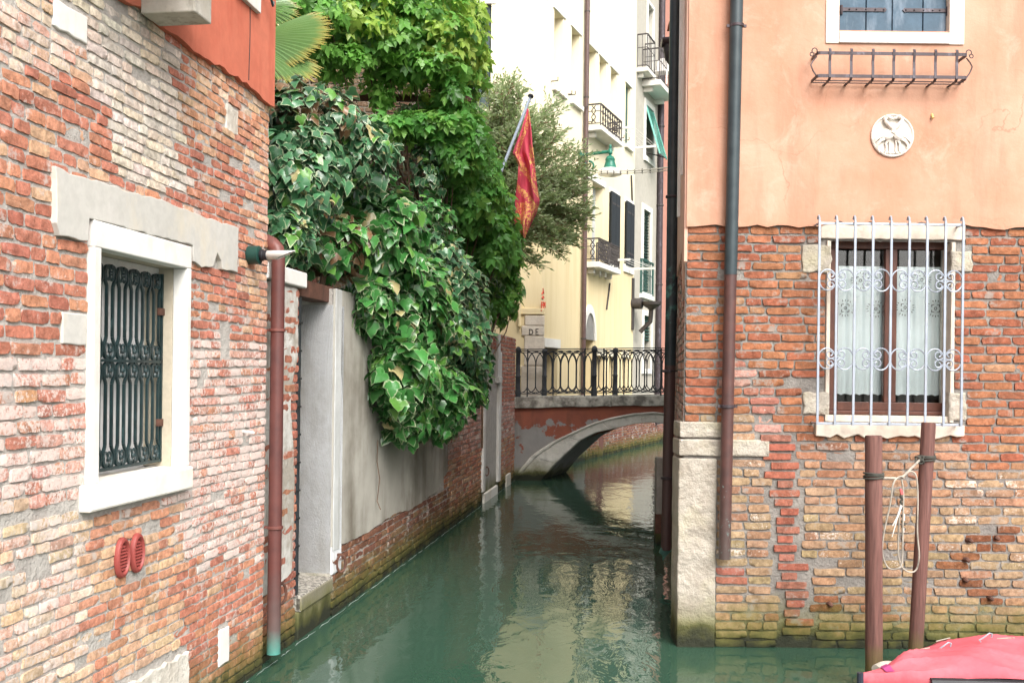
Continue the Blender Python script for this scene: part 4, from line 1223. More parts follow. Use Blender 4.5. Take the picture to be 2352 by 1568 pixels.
# ================================================================ mooring posts, rope, boat
k = NT('post_wood')
c = k.mix(k.ramp(k.noise(3.5, 6, .65, stretch=(14, 14, .7)), .35, .68), (0.18, 0.088, 0.072), (0.078, 0.037, 0.032))
c = k.mix(k.ramp(k.noise(5, 6, .7, stretch=(10, 10, .5)), .58, .72, 0, .6), c, (.21, .135, .12))
k.bump(k.noise(6, 5, .6, stretch=(12, 12, .6)), .6, .006)
m_post = k.done(algae(k, c, 0.0, .3), .75, 0, .25)
def post(top_px, bot_px, ZZ, rad, label):
    t_ = W(*top_px, ZZ); b_ = W(*bot_px, ZZ); d_ = (t_ - b_) / (t_.z - b_.z)
    base = b_ + d_ * (-.45 - b_.z)
    th = thing('mooring_post', (b_ + d_ * -b_.z), label, 'mooring post', 'mooring posts beside the boat')
    mb = MB(); H = t_.z
    mb.tube([base, base.lerp(t_, .5), t_ - d_ * .012, t_], [rad, rad * .99, rad * .985, rad * .93], 22)
    mb.build('shaft', m_post, th, smooth=True)
    return t_, d_
RP = .0565
tA, dA = post((2006.5, 1000), (2007.5, 1540), 6.75, RP, 'straight brown mooring post, the shorter of the two, rising in front of brick wall')
tB, dB = post((2133, 970), (2103, 1490), 7.25, .0505, 'leaning brown mooring post, the taller one, behind the red covered boat')
m_rope = paint('pale_rope', (.33, .30, .25), .9, .25, wear=(.15, .14, .12), bscale=300)
m_rope2 = paint('dark_rope', (.06, .06, .05), .9, .4)
def at_post(t_, d_, zz): return t_ + d_ * (zz - t_.z)
zA = W(2006, 1092, 6.75).z; zB = W(2125, 1052, 7.25).z
rp = thing('mooring_rope', at_post(tA, dA, zA), 'pale rope hung in long loops between the two brown mooring posts', 'rope')
for (t_, d_, zz, rr_) in ((tA, dA, zA, RP), (tB, dB, zB, .0505)):
    P = []; mb = MB()
    for i in range(40):
        a = 2 * math.pi * i / 13.0; c_ = at_post(t_, d_, zz + (i - 20) * .0011 + .004 * math.sin(a * 1.3))
        P.append(c_ + Vector((math.cos(a), math.sin(a), 0)) * (rr_ + .007))
    mb.tube(P, .007, 6); mb.build('lashing', m_rope2, rp, smooth=True)
mb = MB()
kn = W(2112, 1056, 7.19)
for a in (0, 1.1, 2.2): mb.tube([kn + Vector((.025 * math.cos(t + a), .02 * math.sin(t), .025 * math.sin(t - a))) for t in np.linspace(0, 6.28, 14)[:-1]], .006, 5, closed=True)
mb.build('knot', m_rope2, rp, smooth=True)
eA = W(2026, 1097, 6.72)
mb = MB(); mb.tube([eA, W(2062, 1098, 6.85), W(2075, 1093, 6.9), W(2095, 1073, 7.05), kn], .0085, 7); mb.build('cross_rope', m_rope, rp, smooth=True)
def loop(pts, ZZ, rr_=.0058, mat=m_rope):
    P = [Vector(W(x, y, z_)) for x, y, z_ in pts]; out = []
    for i in range(len(P) - 1):     # Catmull-Rom
        p0, p1, p2, p3 = P[max(i - 1, 0)], P[i], P[i + 1], P[min(i + 2, len(P) - 1)]
        for t in np.linspace(0, 1, 7)[:-1]:
            out.append(0.5 * ((2 * p1) + (p2 - p0) * t + (2 * p0 - 5 * p1 + 4 * p2 - p3) * t * t + (3 * p1 - p0 - 3 * p2 + p3) * t ** 3))
    out.append(P[-1])
    mb_ = MB(); mb_.tube(out, rr_, 7); return mb_.build('loop', mat, rp, smooth=True)
loop([(2076, 1097, 6.88), (2066, 1094, 6.84), (2052, 1110, 6.8), (2044, 1160, 6.8), (2030, 1225, 6.8), (2027, 1270, 6.8), (2040, 1303, 6.8), (2064, 1304, 6.8), (2072, 1285, 6.82), (2074, 1200, 6.84), (2075, 1130, 6.86), (2070, 1098, 6.88)], 6.8)
loop([(2080, 1090, 6.94), (2090, 1082, 6.96), (2104, 1092, 6.95), (2108, 1140, 6.94), (2107, 1220, 6.93), (2111, 1275, 6.92), (2104, 1308, 6.92), (2085, 1312, 6.92), (2068, 1295, 6.92), (2063, 1255, 6.92), (2066, 1180, 6.93), (2072, 1120, 6.93)], 6.9)
mb = MB()
for (x, y0, y1) in ((2071, 1140, 1175), (2075, 1185, 1220)):
    for q in range(6): mb.ball(W(x + (2 if q % 2 else -2), y0 + (y1 - y0) * q / 6, 6.86), .010, .010, .013, 8, 5)
mb.build('knot', m_rope2, rp, smooth=True)
mb = MB()
mb.tube([W(2070, 1160, 6.85), W(2062, 1185, 6.84), W(2050, 1207, 6.84)], [.010, .008, .004], 5); mb.tube([W(2068, 1165, 6.86), W(2058, 1200, 6.85), W(2049, 1232, 6.85)], [.004, .005, .003], 5); mb.tube([W(2075, 1180, 6.86), W(2075, 1195, 6.85)], .010, 6); mb.tube([W(2074, 1212, 6.85), W(2074, 1222, 6.85)], .009, 6)
mb.build('rope_tail', m_white, rp, smooth=True)
mb = MB(); mb.tube([W(2068, 1122, 6.86), W(2072, 1135, 6.85)], [.008, .012], 6); mb.build('red_whipping', paint('red_tape', (.6, .10, .10), .6, .1), rp)

# the boat
m_tarp = surf('red_tarpaulin', (.58, .13, .155), (.50, .095, .12), 2.4, bump=.6, bscale=26, bdist=.008, stain=(.62, .17, .20), rough=.85, fine=.15, spec=.12)
k = NT('boat_hull_paint'); m_hull = k.done((.03, .035, .05), .3)
m_hullw = paint('white_hull', (.62, .64, .70), .3, .05)
X0 = W(1982, 1548, 5.95); bt = thing('boat', (X0.x + 1.2, 6.3, 0), 'moored boat bow under a pinkish red tarpaulin with black rubbing strake', 'boat')
gz = .36
def near_y(x): t = max(0, x - X0.x); return 5.95 + .02 - .02 * min(1, t)
def far_y(x): t = max(0, x - X0.x); return 5.98 + .72 * (1 - math.exp(-(t / .55) ** 2)) + .04 * min(1, t * 8) + .12 * max(0, t - .6)
def gun(x): return gz - .012 + .006 * math.sin(x * 3)
xs = list(np.linspace(X0.x, X0.x + .4, 9)) + list(np.linspace(X0.x + .45, X0.x + 1.6, 26)) + list(np.linspace(X0.x + 1.75, X0.x + 4.2, 14))
P = []
for x in xs:
    row = []
    for j in range(25):
        t = j / 24; ny, fy = near_y(x), far_y(x); y = ny + (fy - ny) * t
        lift = min(1, max(0, (x - X0.x - .12) / .22)); lift = lift * lift * (3 - 2 * lift)
        crown = .046 * lift * math.sin(math.pi * min(1, t * .92 + .06)) ** .55 + .034 * max(0, x - X0.x - .4) * math.sin(math.pi * t)
        crown += lift * (.012 * math.sin(x * 7 + t * 5) + .022 * abs(math.sin(x * 4.2 - t * 3.1)) ** 3 + .018 * max(0, math.sin(x * 11 + t * 14)) ** 4 - .012)
        z_ = gun(x) + crown
        row.append((x, y, z_))
    row[0] = (x, near_y(x) - .022, gun(x) - .066 + .05 * min(1, max(0, (x - X0.x - .25) / .4)) + .004 * math.sin(x * 9))
    P.append(row)
hem = MB(); hem.grid([[Vector(p_) + Vector((-.004, -.002, .007)) for p_ in row[1:]] for row in P[3:5]]); hem.build('hem', surf('purple_hem', (.40, .06, .20), (.34, .05, .15), 5, bump=.2, rough=.8), bt, smooth=True)
mb = MB(); mb.grid(P); o = mb.build('tarpaulin', m_tarp, bt, smooth=True); m = o.modifiers.new('thick', 'SOLIDIFY'); m.thickness = .006
P = []
for x in xs:
    ny, fy = near_y(x), far_y(x); g = gun(x) - .03; md = (ny + fy) / 2
    P.append([(x, ny, g), (x, ny + .03, g - .16), (x, ny + (fy - ny) * .2, -.12), (x, md, -.2), (x, fy - (fy - ny) * .2, -.12), (x, fy - .03, g - .16), (x, fy, g)])
mb = MB(); mb.grid(P); mb.build('hull', m_hullw, bt, smooth=True)
mb = MB(); mb.tube([(x, near_y(x) - .018, gun(x) - .05) for x in xs[8:]], .03, 8); mb.tube([(x, far_y(x) + .01, gun(x) - .06) for x in xs[3:]], .028, 8)
mb.build('strake', m_blk, bt, smooth=True)
mb = MB(); mb.tube([(X0.x - .012, 5.96, gun(X0.x) - .08), (X0.x - .012, 5.96, gun(X0.x) + .005)], .02, 8); mb.build('stem', m_hull, bt)
mb = MB(); c0, c1_ = W(2013, 1538, 6.1), W(2051, 1531, 6.2); N_ = 46
mb.tube([c0.lerp(c1_, i / (N_ - 1)) + Vector((0, 0, .012 * math.sin(math.pi * i / N_))) for i in range(N_)], [.028 + .006 * (1 if (i % 4) < 2 else -1) for i in range(N_)], 14); mb.build('vent_hose', paint('cream_hose', (.58, .54, .46), .6, .1), bt, smooth=True)
mb = MB()
for pts in ([(2106, 1496, 6.35), (2135, 1491, 6.4)], [(2150, 1476, 6.55), (2182, 1468, 6.6)], [(2290, 1470, 6.3), (2330, 1468, 6.3)]): mb.tube([W(x, y, z_) + Vector((0, -.0, .012)) for x, y, z_ in pts], .004, 5)
mb.build('tie_cord', m_rope, bt, smooth=True)
mb = MB()
for (x, y) in ((2168, 1483), (2262, 1462)): mb.tube([W(x + a, y + b_, 6.45) + Vector((0, -.03, .01)) for a, b_ in ((-14, 12), (-18, 8), (-8, 2), (6, -8), (12, -6), (10, 2))], .005, 6)
mb.build('tarp_hook', m_galv, bt, smooth=True)
# ================================================================ bridge
BF = Frame((0, 20, 0), (1, 0, 0), (0, -1, 0))
BD = 1.75
m_spand = NT('peeling_red_render'); k = m_spand
c = k.mix(k.ramp(k.noise(2.4, 5), .35, .65), (0.32, 0.105, 0.065), (0.24, 0.085, 0.06))
pk = k.math('ADD', k.noise(1.5, 6, .6), k.ramp(k.z(),   .3, 1.25, .24, -.10))
c = k.mix(k.ramp(pk, .52, .545), c, k.mix(k.noise(5, 4), (.23, .225, .22), (.32, .31, .295)))
c = k.mix(k.ramp(k.noise(1.1, 5, .6, stretch=(2, 2, .5)), .56, .75, 0, .7), c, (.07, .055, .045))
k.bump(k.math('ADD', k.noise(20, 5), k.math('MULTIPLY', k.ramp(pk, .52, .545), -.8)), .4, .01); m_spand = algae(k, c, 0, .3) and k.done(algae(k, c, 0.0, .3), .92)
m_cop = surf('blackened_stone', (.56, .54, .48), (.17, .16, .14), 4.5, bump=.6, bscale=18, stain=(.07, .066, .055), stain_scale=(2.4, 2.4, 2.4), lo=.42, hi=.6)
m_arch = surf('arch_stone', (.74, .72, .66), (.60, .58, .52), 3, bump=.5, bscale=14, stain=(.26, .25, .22), stain_scale=(2, 2, 2.5), water=True)
m_rail = paint('dark_grey_iron', (.032, .036, .042), .5, .3)
br = thing('footbridge', (2.8, 20.9, 0), 'low arched stone footbridge with peeling red render and dark iron railing', 'bridge')
XM = 2.83
ex = [zb(*p) for p in ((205, 1560), (360, 1440), (500, 1350), (640, 1285), (745, 1238), (850, 1207), (990, 1180), (1075, 1174), (1180, 1190))]
ins = [zb(*p) for p in ((395, 1590), (500, 1500), (660, 1350), (760, 1300), (850, 1282), (1000, 1247), (1090, 1240), (1175, 1262))]
def crown_curve(pts, z_add=0):
    q = [BF.px(*p, .03) for p in pts[:-1]]
    q = [p for p in q if p[0] < XM - .05]
    out = q + [(XM, q[-1][1] + .012)] + [(2 * XM - a, b) for a, b in reversed(q)]
    return out
EX = crown_curve(ex); IN = crown_curve(ins)
EX[0] = (EX[0][0] - .12, -.25); EX[-1] = (EX[-1][0] + .12, -.25); IN[0] = (IN[0][0] - .12, -.25); IN[-1] = (IN[-1][0] + .12, -.25)
def resamp(P, n):
    d = [0]
    for a, b in zip(P, P[1:]): d.append(d[-1] + math.hypot(b[0] - a[0], b[1] - a[1]))
    return [(float(np.interp(t * d[-1], d, [p[0] for p in P])), float(np.interp(t * d[-1], d, [p[1] for p in P]))) for t in np.linspace(0, 1, n)]
NA = 54
EXr, INr = resamp(EX, NA + 1), resamp(IN, NA + 1)
cz0, cz1 = BF.px(1190, 939)[1], BF.px(1500, 931)[1]; ct0, ct1 = BF.px(1190, 913)[1], BF.px(1500, 908)[1]
def zt(x): t = max(0, 1 - abs(x - XM) / 3.2); return ct0 + (ct1 - ct0) * min(1, t)
def zbm(x): t = max(0, 1 - abs(x - XM) / 3.2); return cz0 + (cz1 - cz0) * min(1, t)
XL, XR = -.45, 6.6
def shear(mb_):
    mb_.v = [Vector((v.x + (v.y - 20) * .36, v.y, v.z)) for v in mb_.v]; return mb_
mid_c = [((a[0] * .06 + b[0] * .94), (a[1] * .06 + b[1] * .94)) for a, b in zip(EXr, INr)]
mid_c = [p for p in mid_c if p[0] > .15]
poly = [(XL, -.5), (mid_c[0][0] - .05, -.5)] + mid_c + [(XR, mid_c[-1][1] - .1), (XR, zbm(XR))] + [(x, zbm(x)) for x in np.linspace(XR - .3, XL, 16)]
mb = MB(); mb.prism(BF, poly, -BD + .04, .0); shear(mb).build('spandrel', m_spand, br)
cuts = [0, 7, 13, 19, 25, 29, 35, 41, 47, 54]
for i in range(len(cuts) - 1):
    a, b = cuts[i], cuts[i + 1]; g = .006
    for n0, n1, sh in ((-.10, .045, 0), ):
        mb = MB(); mb.prism(BF, [EXr[j] for j in range(a, b + 1)] + [INr[j] for j in range(b, a - 1, -1)], n0, n1 + (i % 2) * .004)
        o = shear(mb).build('arch_stone', m_arch, br, bevel=.014)
    mb = MB(); top_ = EXr[a:b + 1]; low_ = [(e_[0] * .86 + q_[0] * .14, e_[1] * .86 + q_[1] * .14) for e_, q_ in zip(top_, INr[a:b + 1])]
    mb.prism(BF, top_ + low_[::-1], .046, .075 + (i % 2) * .003); mb.build('arch_moulding', m_arch, br, bevel=.008)
for i, (a, b) in enumerate(((XL - .05, 1.28), (1.285, 2.0), (2.005, 3.3), (3.305, 4.6), (4.605, XR))):
    for n0, n1, nm in ((-.32, .07, 'coping_stone'), (-BD, -BD + .34, 'coping_stone')):
        xs_ = np.linspace(a, b, 7); rs = random.Random(i)
        mb = MB(); mb.prism(BF, [(x, zt(x)) for x in xs_] + [(x, zbm(x) + rs.uniform(-.01, .012)) for x in xs_[::-1]], n0, n1); shear(mb).build(nm, m_cop, br, bevel=.012)
mb = MB(); mb.prism(BF, [(x, zt(x) - .03) for x in np.linspace(XL, XR, 10)] + [(x, zbm(x) + .003) for x in np.linspace(XR, XL, 10)], -BD + .342, -.322); shear(mb).build('deck', m_cop, br)
# railings
zr_top = lambda x: zt(x) + (BF.px(1300, 803)[1] - ct0) * 1.0
RH = BF.px(1300, 803, -.1)[1] - BF.px(1300, 912, -.1)[1]
arch_proto = {}
def arcs(mb_, x, z0, z1, s, n):
    hz = .30
    mb_.tube([BF.pt(x, z0 + .02, n), BF.pt(x, z1 - .02 - .0, n)], .0085, 5) if False else None
    mb_.tube([BF.pt(x, z0 + .16, n), BF.pt(x, z1 - hz, n)], .013, 6)
    for q in (-1, 1):
        mb_.tube([BF.pt(x + q * s * (1 - math.cos(t * math.pi / 2)), z1 - hz + (hz - .012) * math.sin(t * math.pi / 2) ** .9, n + q * .004) for t in np.linspace(0, 1, 8)], .0115, 5)
        mb_.tube([BF.pt(x + q * s * .98 * (1 - math.cos(t * math.pi / 2)), z0 + .16 - .145 * math.sin(t * math.pi / 2), n + q * .004) for t in np.linspace(0, 1, 6)], .0115, 5)
for nn, xp in ((-.10, (.12, 1.65, 3.18, 4.71)), (-BD + .12, (-.83 + .0, .70, 2.23, 3.76, 5.29))):
    mb = MB(); xs_ = np.linspace(xp[0] - .0, xp[-1] + 1.3 if nn > -1 else xp[-1] + .8, 14)
    for a, b in zip(xs_, xs_[1:]):
        mb.beam(BF.pt(a, zt(a) + RH, nn), BF.pt(b, zt(b) + RH, nn), .05, .018)
        mb.beam(BF.pt(a, zt(a) + RH - .035, nn), BF.pt(b, zt(b) + RH - .035, nn), .02, .012)
    lo_ = MB()
    for a, b in zip(xs_, xs_[1:]): lo_.beam(BF.pt(a, zt(a) + .06, nn), BF.pt(b, zt(b) + .06, nn), .022, .014)
    rl = mb.build('railing', m_rail, br, label='iron railing on the near side of the bridge' if nn > -1 else 'iron railing on the far side of the bridge')
    lo_.build('bottom_rail', m_rail, rl)
    for i, x in enumerate(xp):
        z0 = zt(x) - .02
        if nn < -1 and x < 0: continue
        mb = MB(); mb.lathe([(.062, 0), (.062, .14), (.052, .17), (.050, .40), (.056, .41), (.056, .44), (.048, .45), (.046, RH - .05), (.06, RH - .03), (.062, RH + .02), (.05, RH + .05), (.02, RH + .075), (.002, RH + .08)], BF.pt(x, z0, nn), (0, 0, 1), 12)
        mb.build('post', m_rail, rl, smooth=True)
        s = .1525; xa = x + .19
        if nn < -1 and i == len(xp) - 1: continue
        nb = 8
        for j in range(nb):
            xx = xa + j * (1.53 - .38) / (nb - 1)
            mb = MB()
            if j in (0, nb - 1): mb.box(BF, xx - .014, xx + .014, zt(xx) - .01, zt(xx) + RH - .01, nn - .014, nn + .014)
            arcs(mb, xx, zt(xx) + .06, zt(xx) + RH - .04, (1.53 - .38) / (nb - 1), nn)
            mb.build('bar', m_rail, rl, fix=False, smooth=True)
mb = MB(); mb.box(WORLD, -12, -.2, .9, 1.32, -26, -20.06)
mb.v = [Vector((v.x, v.y, v.z)) for v in mb.v]
tag(mb.build('quay_pavement', m_cop), kind='structure')

# ================================================================ the yellow house beyond the bridge
k = NT('yellow_render')
c = k.mix(k.ramp(k.noise(.7, 5), .35, .65), (0.72, 0.60, 0.375), (0.70, 0.575, 0.345))
c = k.mix(k.ramp(k.noise(1.3, 6, .65, stretch=(2, 2, .2)), .47, .72, 0, .7), c, (0.60, 0.47, 0.26))
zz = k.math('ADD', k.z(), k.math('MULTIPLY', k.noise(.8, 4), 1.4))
c = k.mix(k.ramp(zz, 6.0, 9.0), c, (0.78, 0.71, 0.53))  # paler with height: the overexposed light up there is painted in
k.bump(k.noise(9, 5), .25, .01)
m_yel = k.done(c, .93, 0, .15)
m_cream = surf('cream_render', (.72, .66, .52), (.66, .60, .47), .8, bump=.2, bscale=9, stain=(.55, .49, .38), stain_scale=(1.6, 1.6, .2))
m_grh = surf('grey_cream_render', (.46, .43, .37), (.41, .38, .32), .8, bump=.2, bscale=9, stain=(.42, .39, .33), stain_scale=(1.6, 1.6, .2))
m_pkh = surf('dusky_pink_render', (.50, .25, .19), (.46, .21, .16), .8, bump=.2, bscale=9, stain=(.38, .18, .14), stain_scale=(1.6, 1.6, .2))
m_gsh = paint('green_shutter', (.02, .075, .06), .55, .3)
m_bsh = paint('black_blue_shutter', (.008, .012, .015), .55, .4, wear=(.22, .10, .06), lo=.68, hi=.74)
m_trim = surf('pale_trim', (.74, .72, .67), (.66, .63, .57), 2, bump=.2, bscale=20, fine=.1)
m_lampg = paint('lamp_green', (.012, .13, .085), .35, .3)
m_iron2 = paint('balcony_iron', (.05, .042, .04), .55, .3)
UEND = 7.72
yh = thing('yellow_house', YF.pt(3, 0), 'tall pale yellow house past the bridge with narrow windows and dark shutters', 'house')
wins = []          # u0,u1,v0,v1,depth
for u0, w, zb0 in ((.58, .62, 8.6), (1.82, .62, 8.62), (3.16, .62, 8.3), (4.09, .62, 8.3), (5.13, .60, 8.6), (6.62, .55, 8.62)):
    wins.append((u0, u0 + w, zb0, 10.34))
LOWW = [(3.62, 4.52, 4.93, 7.02), (5.12, 5.98, 5.2, 7.0), (6.68, 7.5, 5.25, 7.0)]
GRD = [(.2, 1.08, 1.2, 2.72), (3.02, 3.86, -.1, 3.1), (4.15, 4.75, 1.6, 2.62), (5.3, 5.9, 1.6, 2.62), (6.6, 7.1, 1.6, 2.62)]
mb = MB()
holed_wall(mb, YF, 0, UEND, 1.0, 16, wins + LOWW + [(a, b, max(c_, 1.0), d) for a, b, c_, d in GRD], reveal=.28)
YLW = (YL.px(1083, 100)[0], YL.px(1128, 100)[0], YL.px(1110, 250)[1], YL.px(1110, 9)[1])
holed_wall(mb, YL, -7, .64, .6, 16, [YLW], reveal=.2)
e = YF.pt(UEND, 0)
shell(mb, [(.64, 22), (e.x, e.y), (-7, e.y), (-7, 22)], .6, 16, open_sides=(0, 3))
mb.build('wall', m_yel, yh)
mb = MB(); holed_wall(mb, YF, 0, 20, -.6, 1.0, [], n=.05); mb.add([YF.pt(0, 1.0, .05), YF.pt(20, 1.0, .05), YF.pt(20, 1.0, -.1), YF.pt(0, 1.0, -.1)], [(0, 1, 2, 3)]); mb.box(YL, -2, .62, -.6, .6, -.3, .02)
mb.build('footing', m_rmortar, yh)
masonry(yh, YF, 0.02, 13, -.08, 1.0, lambda u, v, r: (*choose(r, ((.22, .085, .055), .5), ((.17, .06, .045), .3), ((.27, .14, .08), .2)), .1), OLD, [(2.2, 3.1, -1, 2)], n0=.062, limit=60, seed=61, inview=lambda x, y: x > 1270 and y > 985)
def wback(u0, u1, v0, v1, mat, depth=.26, F=YF, par=None, nm='window'):
    mb_ = MB(); mb_.box(F, u0 - .01, u1 + .01, v0 - .01, v1 + .01, -depth - .03, -depth + .0); return mb_.build(nm, mat, par or yh)
m_wpan = surf('cream_board', (.62, .56, .40), (.58, .52, .37), 2, bump=.1)
for i, (a, b, c_, d) in enumerate(wins):
    w = wback(a, b, c_, d, m_gsh if i == 5 else m_wpan, .27 if i != 5 else .12)
    mb = MB(); mb.box(YF, a - .10, b + .12, d + .001, d + .13, -.05, .03); mb.build('lintel', m_trim, w)
    mb = MB(); mb.box(YF, a - .10, b + .12, c_ - .11, c_ - .001, -.05, .09); mb.build('sill', m_trim, w)
    for x, z in ((a - .16, c_ + .06), (b + .2, c_ + .02)):
        mb = MB()
        mb.beam(YF.pt(x, z, 0), YF.pt(x, z, .16), .02, .02); mb.beam(YF.pt(x, z, .16), YF.pt(x, z + .08, .16), .02, .02)
        mb.build('shutter_dog', m_iron2, w)
    for q in range(2):
        mb = MB(); mb.box(YF, a + .02 + q * (b - a) / 2, a - .02 + (q + 1) * (b - a) / 2, c_ + .02, d - .02, -.262 if i != 5 else -.115, -.235 if i != 5 else -.09); mb.build('leaf', m_wpan if i != 5 else m_gsh, w)
w = wback(*YLW, m_gsh, .12, YL)
for q in range(2):
    hw = (YLW[1] - YLW[0]) / 2; mb = MB(); mb.box(YL, YLW[0] + q * hw + .01, YLW[0] + (q + 1) * hw - .01, YLW[2], YLW[3] - .02, -.118, -.085); mb.build('leaf', paint('slate_shutter', (.035, .06, .06), .6, .2), w)
mb = MB(); mb.box(YL, YLW[0] - .1, YLW[1] + .1, YLW[3] + .001, YLW[3] + .1, -.05, .02); mb.build('lintel', m_trim, w)
a, b, c_, d = LOWW[0]; w = wback(a, b, c_, d, surf('grey_curtain', (.50, .52, .52), (.42, .44, .44), 2, bump=0), .2)
mb = MB(); mb.box(YF, a - .5, b + .15, d + .001, d + .16, -.05, .04); mb.build('lintel', m_trim, w)
for (a, b, c_, d) in LOWW[1:]:
    w = wback(a, b, c_, d, m_dark, .2)
    mb = MB(); mb.box(YF, a - .08, b + .10, c_ - .22, c_ - .001, -.05, .05); mb.build('sill', m_trim, w); mb = MB(); mb.box(YF, a - .02, b + .06, d + .001, d + .14, -.05, .03); mb.build('lintel', m_trim, w)
    for q in range(2):
        hw = (b - a) / 2; mb = MB(); mb.box(YF, a + q * hw, a + (q + 1) * hw - .015, c_ - .02, d + .03, .035, .075)
        sh = mb.build('shutter', m_bsh, w)
        mb = MB()
        for zz in (c_ + .3, d - .3): mb.box(YF, a + q * hw + .02, a + (q + 1) * hw - .03, zz, zz + .05, .0755, .082)
        mb.build('strap', m_iron2, sh)
for i, (a, b, c_, d) in enumerate(GRD):
    w = wback(a, b, c_, d, m_dark if i != 1 else m_beige, .26)
    if i != 1:
        mb = MB(); mb.box(YF, a - .06, b + .12, d + .001, d + .2, -.05, .03); mb.build('lintel', m_trim if i == 0 else m_cream, w)
    else:
        uc = (a + b) / 2; rr_ = (b - a) / 2
        mb = MB(); o_ = [(uc + (rr_ + .1) * math.cos(R(t)), 3.0 + (rr_ + .1) * 1.7 * math.sin(R(t))) for t in range(0, 181, 15)]; i_ = [(uc + rr_ * math.cos(R(t)), 3.0 + rr_ * 1.6 * math.sin(R(t))) for t in range(180, -1, -15)]
        mb.prism(YF, o_ + i_, .0, .05); mb.build('arch_surround', m_trim, w)
        mb = MB(); mb.prism(YF, [(uc + rr_ * math.cos(R(t)), 3.0 + rr_ * 1.6 * math.sin(R(t))) for t in range(0, 181, 15)], .004, .012); mb.build('arch_filling', surf('grey_filling', (.26, .25, .23), (.20, .19, .18), 3), w)
# stone corner at the ground floor with scratched letters
sx0, sx1 = YL.px(1204, 800)[0], .655
sz0, sz1 = YL.px(1220, 905)[1], YL.px(1220, 724)[1]
zs = [sz0 - .9, YL.px(1220, 840)[1], YL.px(1220, 771)[1], YL.px(1220, 748)[1], sz1]
for i in range(4):
    mb = MB(); sh = .0 if i % 2 else -.06
    mb.prism(WORLD, [(sx0 + sh, 21.965), (.66, 21.965), (.66 + .22, 21.965 + .5), (.60, 22.6), (sx0 + sh, 22.3)], 0, 1) if False else mb.box(YL, sx0 + sh, .70, zs[i] + .004, zs[i + 1] - .004, -.3, .04)
    mb.build('quoin_stone', m_lint, yh, bevel=.02)
mb = MB(); mb.box(YL, YL.px(1190, 760)[0], sx0 - .08, YL.px(1195, 740)[1] - .1, YL.px(1195, 722)[1] + .3, -.2, .12); mb.box(YL, -1.2, .7, YL.px(1220, 722)[1], YL.px(1220, 708)[1], -.2, .05); mb.build('ledge', m_yel, yh, bevel=.01)
m_spray_k, m_spray_r = paint('black_spray', (.03, .03, .035), .8, .1), paint('red_spray', (.62, .10, .06), .8, .1)
mb = MB()
for pts in ([(1216, 756), (1216, 768)], [(1216, 756), (1222, 757), (1224, 762), (1222, 767), (1216, 768)], [(1231, 756), (1231, 768), (1237, 768)], [(1231, 756), (1237, 755)], [(1231, 762), (1236, 762)]):
    mb.tube([YL.pt(*YL.px(x, y, .043), .043) for x, y in pts], .010, 4)
mb.build('graffiti', m_spray_k, yh, label='black sprayed letters D E on the corner stone')
mb = MB(); yo = .006
def yg(pts): mb.tube([YF.pt(*YF.px(x, y, yo), yo) for x, y in pts], .016, 4)
yg([(1247, 662), (1249, 675), (1247, 668), (1245, 676)]); yg([(1247, 680), (1249, 683), (1247, 687), (1245, 684), (1247, 680)]); yg([(1244, 693), (1244, 708)]); yg([(1244, 694), (1248, 694), (1247, 700), (1244, 701)]); yg([(1248, 708), (1249, 694), (1251, 703), (1252, 694), (1252, 707)]); yg([(1243, 713), (1247, 711), (1250, 715), (1246, 721)])
mb.build('graffiti', m_spray_r, yh, label='red sprayed scribble down the corner of the yellow wall')
# brown downpipe
du = YF.px(1345, 400, .09)[0]
mb = MB(); mb.tube([YF.pt(du, 1.1, .09), YF.pt(du, 16, .09)], .058, 12); ydp = mb.build('downpipe', paint('maroon_pipe', (.10, .06, .055), .5, .2), yh, smooth=True)
mb = MB(); mb.tube([YF.pt(du + .13, 3.5, .05), YF.pt(du + .13, 16, .05)], .016, 6); mb.build('wire_conduit', m_iron2, ydp)
mb = MB()
for z in (3.0, 5.9, 8.9, 11.0): mb.lathe([(.06, -.02), (.068, -.015), (.068, .015), (.06, .02)], YF.pt(du, z, .09), (0, 0, 1), 12)
mb.build('pipe_clip', m_iron2, ydp)
mb = MB(); mb.tube([YF.pt(*YF.px(*zb(840, 365)), .03), YF.pt(*YF.px(*zb(819, 530)), .03)], .022, 6); mb.build('wall_tie', m_iron2, yh); mb = MB(); mb.tube([YF.pt(*YF.px(1448, 403), .03), YF.pt(*YF.px(1450, 462), .03)], .024, 6); mb.build('wall_tie', m_iron2, yh)

